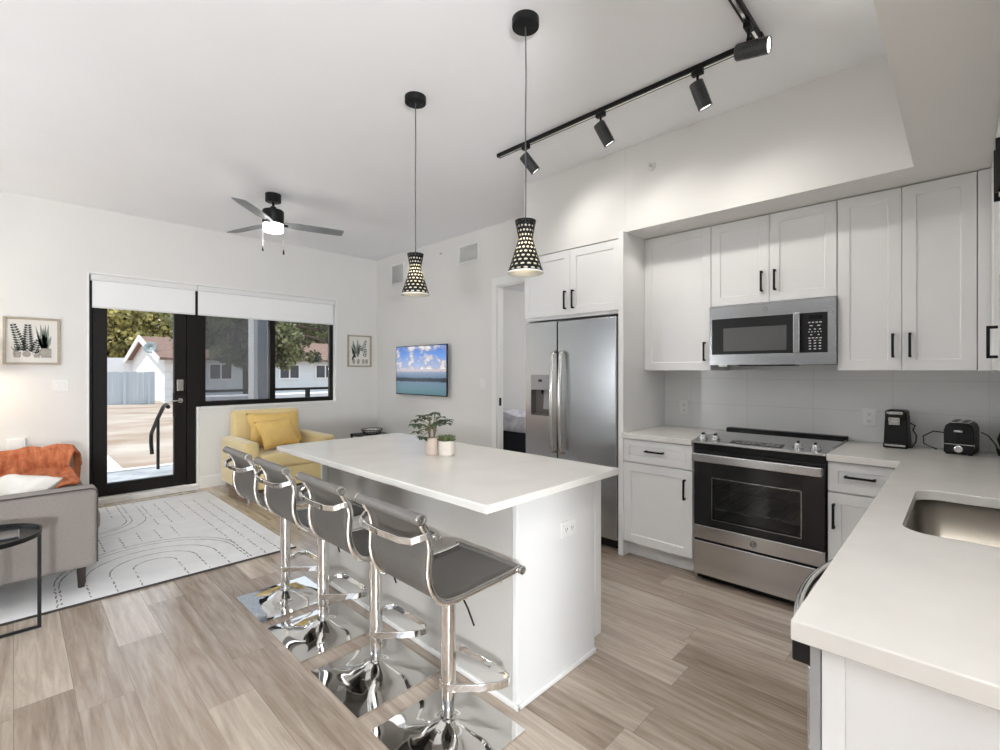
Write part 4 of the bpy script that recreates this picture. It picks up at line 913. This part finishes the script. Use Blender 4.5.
frond(q, m, A(.62), Bz(.45), A(.78), Bz(.88), 7, .05, .016); frond(q, m, A(.7), Bz(.3), A(.78), Bz(.6), 5, .045, .016); frond(q, m, A(.6), Bz(.5), A(.54), Bz(.7), 3, .03, .012)
build('printed_sprigs', q, 'ink1', pp)
q = MB()
for a in (.26, .45, .66, .8): q.prism([(A(a)+.022*cos(k*pi/6), Bz(.17)+.04*sin(k*pi/6)) for k in range(12)], m, .0045, .0065)
build('printed_pots', q, 'ink3', pp)

# ------------------------------------------------------------------ rug
t = thing('area_rug', (-4.9, .74, 0), 'white area rug with grey arch and dash lines, dark bound edge', 'rug')
rx0, rx1, ry0, ry1 = -6.12, -3.70, -.06, 1.53
build('pile', MB().box(rx0, rx1, ry0, ry1, .0008, .011), 'rug', t, bev=.003)
build('bound_edge', MB().box(rx1-.002, rx1+.008, ry0, ry1, .0008, .0115), 'rugedge', t)
rr = random.Random(11); q = MB()
def strip(P, w=.009, dash=None):
    acc = 0
    for k in range(len(P)-1):
        a, b = Vector(P[k]), Vector(P[k+1]); d_ = b-a; l = d_.length; n = max(1, int(l/.025)); s_ = Vector((-d_.y, d_.x))/max(l, 1e-6)
        for j in range(n):
            if dash and ((acc+j) % 3 == 2 or rr.random() < .12): continue
            p = a+d_*(j/n)+s_*rr.uniform(-.004, .004)*(1 if dash else .3); e = a+d_*((j+1)/n)+s_*rr.uniform(-.004, .004)*(1 if dash else .3); w2 = w*rr.uniform(.5, 1.1)
            z = .0114
            q.add([(p.x-s_.x*w2/2, p.y-s_.y*w2/2, z), (p.x+s_.x*w2/2, p.y+s_.y*w2/2, z), (e.x+s_.x*w2/2, e.y+s_.y*w2/2, z), (e.x-s_.x*w2/2, e.y-s_.y*w2/2, z)], [(0, 1, 2, 3)])
        acc += n
def arch(cy, xb, xt_, r, sgn=1, dash_leg=True, n=20):
    xa = xt_+sgn*r*1.0
    strip([(xb, cy-r), (xa, cy-r)], dash=dash_leg); strip([(xb, cy+r), (xa, cy+r)], dash=dash_leg)
    strip([(xa-sgn*r*sin(pi*k/n), cy-r*cos(pi*k/n)) for k in range(n+1)])
for r in (.125, .25, .375, .50): arch(.70, rx1-.02, -4.18-(r-.125)*1.0, r)
arch(.70, rx1-.02, -4.62, .52)
for r in (.30, .34, .44): arch(.42, rx0+.03, -5.02-(.44-r)*1.0, r, -1)
for y_ in [k*.12 for k in range(0, 9)]:
    strip([(-5.0+.1*rr.random(), y_), (-4.75+.1*rr.random()-.2*((y_-.6)**2)+.1, y_)], dash=True)
for y_ in (1.22, 1.32, 1.42): strip([(rx1-.03, y_), (-5.9+1.0*(y_-1.22), y_)], dash=True)
for y_ in (.2, .42, .64): strip([(rx0+.05, y_), (-5.62, y_)], dash=True)
for y_ in (.90, 1.0, 1.1): strip([(rx0+.2, y_), (-5.1, y_)], dash=True)
build('line_pattern', q, 'rugline', t)

# ------------------------------------------------------------------ sofa
t = thing('sofa', (-4.8, -.1, 0), 'taupe upholstered sofa with dark piping, its arm end facing the kitchen', 'sofa')
ax, yb, yfr = -3.90, -.62, .375
arm = build('arm', MB().box(ax-.17, ax, yb, yfr, .145, .638), 'taupe', t, bev=.03, seg=4)
build('piping', MB().tube([(ax-.004, yb+.03, .634), (ax-.004, yfr-.035, .634), (ax-.004, yfr-.010, .622), (ax-.004, yfr-.004, .60), (ax-.004, yfr-.004, .17)], .0045, 8, up=(1, 0, 0)), 'piping', arm)
build('arm', MB().box(-5.86, -5.69, yb, yfr, .145, .66), 'taupe', t, bev=.03, seg=4)
build('seat_base', MB().box(-5.69, ax-.17, yb, yfr-.03, .145, .31), 'taupe', t, bev=.015)
for k in range(2):
    x0 = -5.685+k*.806; build('seat_cushion', MB().box(x0, x0+.80, -.40, yfr+.03, .31, .455), 'taupe', t, bev=.04, seg=4)
build('back', MB().box(-5.69, ax-.17, yb, yb+.2, .31, .80), 'taupe', t, bev=.05, seg=4)
for x_ in (ax-.07, -5.78):
    for y_ in (.30, -.55): build('leg', MB().cyl((x_, y_, 0.0115 if y_ > 0 else .001), (x_, y_, .146), .017, .025, 14), 'darkwood', t)
mx = Matrix.Rotation(radians(35), 3, 'Z') @ Matrix.Rotation(radians(32), 3, 'X')
solo('throw_pillow', MB().pillow((-4.24, -.02, .585), .42, .36, .14, mx, wr=.006, seed=2), 'cream', 'cream throw pillow lying on the sofa against the near arm', 'pillow', origin=(-4.24, -.02, .46), weld=True)
# knitted throw: over the far arm and across the seat
rr = random.Random(5)
PX = [(-5.90, .42), (-5.905, .60), (-5.88, .69), (-5.78, .715), (-5.69, .695), (-5.655, .62), (-5.63, .52), (-5.56, .485), (-5.4, .48), (-5.2, .483), (-5.0, .48), (-4.9, .478)]
def throw(u, v):
    f = u*(len(PX)-1); k = min(int(f), len(PX)-2); f -= k; x = PX[k][0]*(1-f)+PX[k+1][0]*f; z = PX[k][1]*(1-f)+PX[k+1][1]*f
    y = -.50+(.93-.10*u+.03*sin(9*u))*v
    w_ = (.030 if u > .45 else .018)*(1-1.6*abs(sin(6*v+5*u)))+.010*sin(17*v-6*u+1)+.004*sin(31*v+14*u)
    z += abs(w_)*1.0-.035*(.15 < u < .5)+.012*max(0, sin(10*u*pi)); x += .012*sin(12*v+2)
    if y > .38: z -= (y-.38)*2.0
    return (x, y, z)
tb = solo('throw_blanket', MB().grid(throw, 66, 60), 'orange', 'orange knitted blanket draped over the sofa arm and seat', 'blanket', origin=(-5.3, 0, .48), solid=.014)
tb.data.materials[0] = M['orange']

# side table
c = Vector((-3.47, -.12, 0))
t = thing('side_table', c, 'round black tray-top side table in front of the sofa arm', 'side table')
zt_ = .548
build('tray_top', MB().lathe(c+Vector((0, 0, zt_-.03)), [(.20, .004), (.225, .006), (.228, .03), (.222, .03), (.218, .011), (.02, .011)], 48), 'black', t)
for p in (Vector((-3.531, .098, 0)), Vector((-3.531, -.338, 0)), Vector((-3.25, -.12, 0))):
    build('leg', MB().box(p.x-.008, p.x+.008, p.y-.008, p.y+.008, .002, zt_-.004), 'black', t, bev=.001)
build('foot_bar', MB().box(-3.538, -3.524, -.345, .105, .002, .014).box(-3.53, -3.25, -.127, -.113, .002, .014), 'black', t)
o = solo('magazine', MB().box(-3.56, -3.40, -.12, .02, zt_-.018, zt_-.010), 'hwin', 'small dark booklet lying on the round side table', 'booklet', bev=.001, origin=(-3.48, -.05, zt_-.018))
build('page_edge', MB().box(-3.558, -3.402, -.118, .022, zt_-.0165, zt_-.0115), 'paper', o)

# floor lamp beyond the picture, the warm pool of light on the wall is its own
c = Vector((-6.08, -.42, 0))
t = thing('floor_lamp', c, 'lit floor lamp with pale drum shade beside the sofa', 'lamp')
build('base', MB().lathe(c, [(.13, .001), (.13, .02), (.02, .03)], 28), 'black', t); build('pole', MB().cyl(c+Vector((0, 0, .02)), c+Vector((0, 0, 1.40)), .011), 'black', t)
build('shade', MB().lathe(c+Vector((0, 0, 1.36)), [(.19, 0), (.15, .24)], 36, capped=False), 'lampshade', t, solid=.002)
build('bulb', MB().ball(c+Vector((0, 0, 1.44)), .03, .03, .04), 'bulb', t)
lamp('floor_lamp_light', 'POINT', c+Vector((.0, .0, 1.38)), 3.5, (1, .78, .5), .03)

# unseen globe lamps added out of view to brighten the room
def fill_globe_lamp(c, label, gm):
    t = thing('fill_globe_lamp', c, label, 'lamp')
    build('base', MB().lathe(c, [(.14, .001), (.14, .018), (.02, .03)], 28), 'black', t); build('pole', MB().cyl(c+Vector((0, 0, .02)), c+Vector((0, 0, 1.12)), .012), 'black', t)
    build('collar', MB().lathe(c+Vector((0, 0, 1.09)), [(.03, 0), (.05, .05)], 20), 'black', t); build('globe', MB().ball(c+Vector((0, 0, 1.29)), .17, n=24), gm, t)
fill_globe_lamp(Vector((1.9, -.9, 0)), 'tall globe floor lamp in the entry behind the kitchen', 'globe')
fill_globe_lamp(Vector((-4.1, -1.9, 0)), 'tall globe floor lamp in the hall behind the living room', 'globe2')

# ------------------------------------------------------------------ yellow armchair
t = thing('armchair', (-5.8, 2.2, 0), 'yellow upholstered armchair under the window', 'armchair')
cx0, cx1 = -6.30, -5.42
for y0 in (1.70, 2.56):
    build('arm', MB().box(cx0+.06, cx1, y0, y0+.155, .075, .60), 'yellow', t, bev=.035, seg=4)
build('back', MB().prism([(-6.17, .30), (-6.11, .30), (-6.03, .30), (-6.15, .895), (-6.30, .895), (-6.22, .30)], lambda a, b, c: (a, c, b), 1.80, 2.57), 'yellow', t, bev=.035, seg=4)
mx = Matrix.Rotation(radians(90), 3, 'Z') @ Matrix.Rotation(radians(80), 3, 'X')
build('seat_base', MB().box(cx0+.08, cx1-.03, 1.86, 2.555, .075, .30), 'yellow', t, bev=.015)
build('seat_cushion', MB().box(-6.08, cx1+.02, 1.862, 2.553, .30, .455), 'yellow', t, bev=.04, seg=4)
build('front_panel', MB().box(cx1-.03, cx1+.012, 1.862, 2.553, .085, .298), 'yellow', t, bev=.015)
for x_ in (cx0+.12, cx1-.06):
    for y_ in (1.76, 2.66): build('leg', MB().cyl((x_, y_, .001), (x_, y_, .08), .016, .024, 12), 'satin', t)
mx = Matrix.Rotation(radians(90), 3, 'Z') @ Matrix.Rotation(radians(68), 3, 'X')
solo('throw_pillow', MB().pillow((-5.98, 2.22, .68), .62, .40, .17, mx, wr=.008, seed=4), 'yellowp', 'wide yellow back pillow resting against the armchair back', 'pillow', origin=(-5.98, 2.2, .46), weld=True)
mx = Matrix.Rotation(radians(97), 3, 'Z') @ Matrix.Rotation(radians(58), 3, 'X') @ Matrix.Rotation(radians(5), 3, 'Z')
solo('throw_pillow', MB().pillow((-5.74, 2.16, .645), .44, .36, .15, mx, wr=.008, seed=8), 'yellowp', 'smaller yellow pillow in front on the armchair seat', 'pillow', origin=(-5.78, 2.16, .46), weld=True)

# corner stand with wire basket
t = thing('corner_table', (-6.08, 3.58, 0), 'small black table in the corner under the tall print', 'side table')
build('top', MB().box(-6.30, -5.88, 3.38, 3.80, .445, .465), 'black', t, bev=.002)
for a in (-6.285, -5.895):
    for b in (3.395, 3.785): build('leg', MB().box(a-.012, a+.012, b-.012, b+.012, .001, .445), 'black', t)
t = thing('wire_basket', (-6.08, 3.60, .466), 'dark wire basket of white papers on the corner table', 'basket')
for z_, r_ in ((.470, .11), (.50, .135), (.53, .15)): build('hoop', MB().tube([(-6.08+r_*cos(k*pi/14), 3.60+r_*sin(k*pi/14), z_) for k in range(28)], .004, 6, closed=True), 'black', t)
q = MB()
for k in range(18): a = k*pi/9; q.cyl((-6.08+.11*cos(a), 3.60+.11*sin(a), .470), (-6.08+.15*cos(a), 3.60+.15*sin(a), .53), .0025, n=6)
build('uprights', q, 'black', t)
for k, (a, z_) in enumerate(((.3, .476), (1.1, .496), (.7, .516))):
    mxr = Matrix.Rotation(a, 3, 'Z'); q = MB().box(-.075, .075, -.06, .06, 0, .015); q.v = [tuple(mxr @ Vector(v)+Vector((-6.08, 3.60, z_))) for v in q.v]
    solo('paper_stack', q, 'paper', ['lowest white paper pad in the wire basket', 'middle white paper pad in the wire basket', 'topmost white paper pad in the wire basket'][k], 'paper', bev=.002)

# ================================================================== OUTSIDE
def gz(x, y): return -.10-.45*exp(-((x+11.0)/3.2)**2)+.10*min(1, max(0, (-x-14)/10))+.04*sin(x*1.3+y*.7)
def ground(u, v): x = XW-.2-46*u**1.6; y = -14+54*v; return (x, y, gz(x, y) if x < -9.2 else -.12-.2*min(1, max(0, (-x-8.3))))
struct('ground_outside', MB().grid(ground, 60, 50), 'sand').name = 'floor_ground_outside'
solo('porch_slab', MB().box(-8.35, XW-.16, -.6, 4.2, -.16, -.03), 'slab', 'grey stone porch slab outside the glass door', 'porch', origin=(-7.3, 1.8, -.16), bev=.004)
solo('porch_curb', MB().box(-8.47, -8.352, -.6, 4.2, -.40, -.01), 'concrete', 'white concrete edge along the porch slab', 'curb', origin=(-8.4, 1.8, -.4), bev=.005)
q = MB().box(-10.3, -8.475, 1.055, 1.115, -.62, -.05); solo('step_wall', q, 'concrete', 'low white concrete wall beside the porch steps', 'wall', origin=(-9.8, 1.1, -.6), bev=.005)
t = thing('handrail', (-8.2, 1.44, -.03), 'black metal handrail beside the porch steps', 'railing')
build('post', MB().cyl((-8.2, 1.44, -.03), (-8.2, 1.44, .70), .020, n=12), 'black', t)
build('rail', MB().tube([(-7.75, 1.475, .875), (-7.85, 1.47, .90), (-7.98, 1.465, .87), (-8.2, 1.44, .70), (-8.62, 1.44, .46), (-8.70, 1.445, .42), (-8.72, 1.445, .30), (-8.68, 1.45, .12)], .026, 12), 'black', t)
# porch column and railing beyond the window
t = thing('porch_column', (-8.0, 2.75, -.03), 'grey square porch column with white edge outside the window', 'column')
build('shaft', MB().box(-8.1, -7.86, 2.66, 2.88, -.03, 3.4), 'pcol', t, bev=.005); build('white_edge', MB().box(-8.1, -7.86, 2.60, 2.658, -.03, 3.4), 'concrete', t)
t = thing('porch_railing', (-8.0, 3.0, -.03), 'dark metal porch railing outside the window', 'railing')
build('top_rail', MB().box(-8.02, -7.96, 1.62, 2.54, 1.045, 1.085).box(-8.02, -7.96, 2.865, 4.15, 1.045, 1.085), 'bronze', t)
for y_ in (1.65, 3.50, 4.12): build('post', MB().box(-8.02, -7.96, y_-.03, y_+.03, -.03, 1.045), 'bronze', t)
build('lower_rail', MB().box(-8.005, -7.975, 1.62, 2.54, .12, .15).box(-8.005, -7.975, 2.865, 4.15, .12, .15), 'bronze', t)
solo('planter_wall', MB().box(-9.6, -9.1, 2.25, 4.6, -.35, .93), 'concrete', 'white low wall beyond the porch railing', 'wall', origin=(-9.3, 3, -.35), bev=.01)
# fence
t = thing('board_fence', (-23.9, 3, 0), 'pale blue-grey board fence across the sandy yard', 'fence')
q = MB()
for k in range(18): y0 = .6+k*.195; q.box(-24.0-.01*(k % 2), -23.97, y0, y0+.185, -.05, 1.30+.012*((k*7) % 3))
build('boards', q, 'fence', t)
for y_ in (.7, 1.9, 3.1, 3.9): build('post', MB().box(-23.97, -23.89, y_-.05, y_+.05, -.05, 1.33), 'fence', t)
# house
t = thing('house', (-28, 10, 0), 'neighbouring pale blue house with brown shingle roof', 'house')
hx0, hx1, hy0, hy1 = -32.2, -24.2, 4.52, 17.5
build('wall', MB().prism([(hx0, -.1), (hx1, -.1), (hx1, 2.0), (-28.2, 2.92), (hx0, 2.0)], lambda a, b, c: (a, c, b), hy0, hy1), 'hwall', t)
build('gable_face', MB().prism([(hx0, -.1), (hx1, -.1), (hx1, 2.0), (-28.2, 2.92), (hx0, 2.0)], lambda a, b, c: (a, c, b), hy0-.02, hy0-.001), 'hwhite', t)
build('roof', MB().prism([(hx1+.45, 1.92), (-28.2, 3.02), (-28.2, 2.93), (hx1+.45, 1.82)], lambda a, b, c: (a, c, b), hy0-.3, hy1), 'roof', t)
build('roof', MB().prism([(hx0-.45, 1.92), (-28.2, 3.02), (-28.2, 2.93), (hx0-.45, 1.82)], lambda a, b, c: (a, c, b), hy0-.3, hy1), 'roof', t)
build('rake_board', MB().prism([(hx1+.5, 1.90), (-28.2, 3.06), (hx0-.5, 1.90), (hx0-.5, 1.66), (-28.2, 2.80), (hx1+.5, 1.66)], lambda a, b, c: (a, c, b), hy0-.36, hy0-.30), 'hwhite', t)
q = MB()
for k in range(6): q.box(hx1-.36+.12*(k % 2), hx1+.03, hy0-.05, hy0+.28-.1*(k % 2), -.1+k*.36, .22+k*.36)
build('quoins', q, 'hwhite', t)
def hwin(y0, y1, z0=.93, z1=1.70):
    f = build('window', MB().frame(FXp(hx1), y0, y1, z0, z1, 0, .06, .07).mbox(FXp(hx1), (y0+y1)/2-.03, (y0+y1)/2+.03, z0, z1, 0, .05), 'hwhite', t)
    build('pane', MB().mbox(FXp(hx1), y0+.05, y1-.05, z0+.05, z1-.05, .005, .02), 'hwin', f)
for a in ((6.1, 7.1), (9.15, 10.2), (10.98, 12.1), (13.2, 14.3)): hwin(*a)
build('annex', MB().prism([(-33.5, -.1), (-32.21, -.1), (-32.21, 2.05), (-33.5, 2.05)], lambda a, b, c: (a, c, b), 3.3, 4.5).prism([(hx0-.02, 1.95), (hx0-.02, 1.60), (-33.6, 1.52), (-33.6, 1.87)], lambda a, b, c: (a, c, b), 3.2, 4.24), 'hwhite', t)
t = thing('satellite_dish', (-26.5, 4.0, 2.45), 'grey satellite dish on the house gable', 'satellite dish')
build('dish', MB().lathe((-25.0, 4.12, 2.36), [(.02, -.04), (.16, -.025), (.25, .03)], 28, (.85, -.5, .25), capped=False), 'dish', t, solid=.015)
build('arm', MB().tube([(-25.0, 4.14, 2.33), (-25.0, 4.35, 2.15), (-25.0, 4.49, 1.95)], .025, 8), 'concrete', t)
def tree(name, label, base, trunk, blobs, leaves, size, m, seed, group=None):
    rr = random.Random(seed); t = thing(name, base, label, 'tree', group)
    build('trunk', MB().tube(trunk, .16, 8), 'bark', t)
    q = MB(); tot = sum(b[3]**2 for b in blobs)
    br = MB()
    for (bx, by, bz, r_) in blobs:
        br.tube([trunk[-1], (Vector(trunk[-1])+Vector((bx, by, bz)))/2+Vector((0, 0, .15)), (bx, by, bz)], .045, 6)
        for k in range(int(leaves*r_**2/tot)):
            d_ = Vector((rr.gauss(0, 1), rr.gauss(0, 1), rr.gauss(0, 1))).normalized(); rad = r_*rr.uniform(.35, 1)**.6; p = Vector((bx, by, bz))+Vector((d_.x, d_.y, d_.z*.8))*rad
            a = Vector((rr.gauss(0, 1), rr.gauss(0, 1), rr.gauss(0, .7))).normalized(); b = a.orthogonal().normalized(); b = (b*cos(rr.uniform(0, 6))+a.cross(b)*sin(rr.uniform(0, 6))).normalized()
            L_ = size*rr.uniform(.6, 1.3); w_ = L_*.42
            q.add([p, p+a*L_*.5+b*w_, p+a*L_, p+a*L_*.5-b*w_], [(0, 1, 2, 3)])
    build('branches', br, 'bark', t); build('foliage', q, m, t, smooth=False)
rr = random.Random(21)
tree('tree', 'broad yellow-green tree rising behind the board fence and gable', (-39.5, 5, 0), [(-39.5, 5, -.1), (-39.5, 5.1, 1.5), (-39.3, 5.2, 3)],
     [(-38.6+rr.uniform(-1, 1), 1.6+k*1.1+rr.uniform(-.3, .3), z_+rr.uniform(-.4, .4), rr.uniform(1.1, 1.5)) for k in range(9) for z_ in (1.5, 3.0, 4.6)], 15000, .33, 'fol1', 31)
tree('tree', 'dark leafy tree hanging over the yard in front of the blue house', (-17.5, 5.6, 0), [(-17.5, 5.62, -.1), (-17.5, 5.6, 1.4), (-17.2, 5.3, 2.2), (-16.9, 4.9, 2.9)],
     [(-17.2+rr.uniform(-.8, .8), y_, z_, r_) for y_, z_, r_ in ((4.6, 2.5, .6), (5.2, 2.7, .7), (5.6, 2.1, .5), (4.5, 1.9, .35), (5.0, 1.75, .35), (5.6, 1.55, .3), (5.9, 2.7, .7), (6.4, 2.5, .6), (6.3, 1.9, .5), (6.8, 1.95, .45), (7.0, 2.5, .6), (7.5, 2.65, .5), (6.5, 1.6, .3), (8.2, 2.8, .5), (8.5, 2.3, .3), (5.2, 3.4, .8), (6.5, 3.4, .8), (7.8, 3.3, .7), (4.3, 3.2, .7), (3.9, 2.3, .5), (3.8, 2.9, .6), (5.0, 2.3, .5), (6.0, 2.3, .5), (7.3, 2.1, .4), (7.6, 1.85, .3), (5.7, 1.85, .4))], 15000, .12, 'fol2', 33)
tree('tree', 'tall dark tree standing behind the brown roof', (-45, 17, 0), [(-45, 17, -.1), (-45, 17, 2), (-44.8, 17, 4)], [(-44.5+rr.uniform(-1, 1), 12.2+k*1.75, z_+rr.uniform(-.4, .4), rr.uniform(1.5, 1.9)) for k in range(9) for z_ in (3.0, 5.0, 7.0)], 12000, .45, 'fol2', 35)
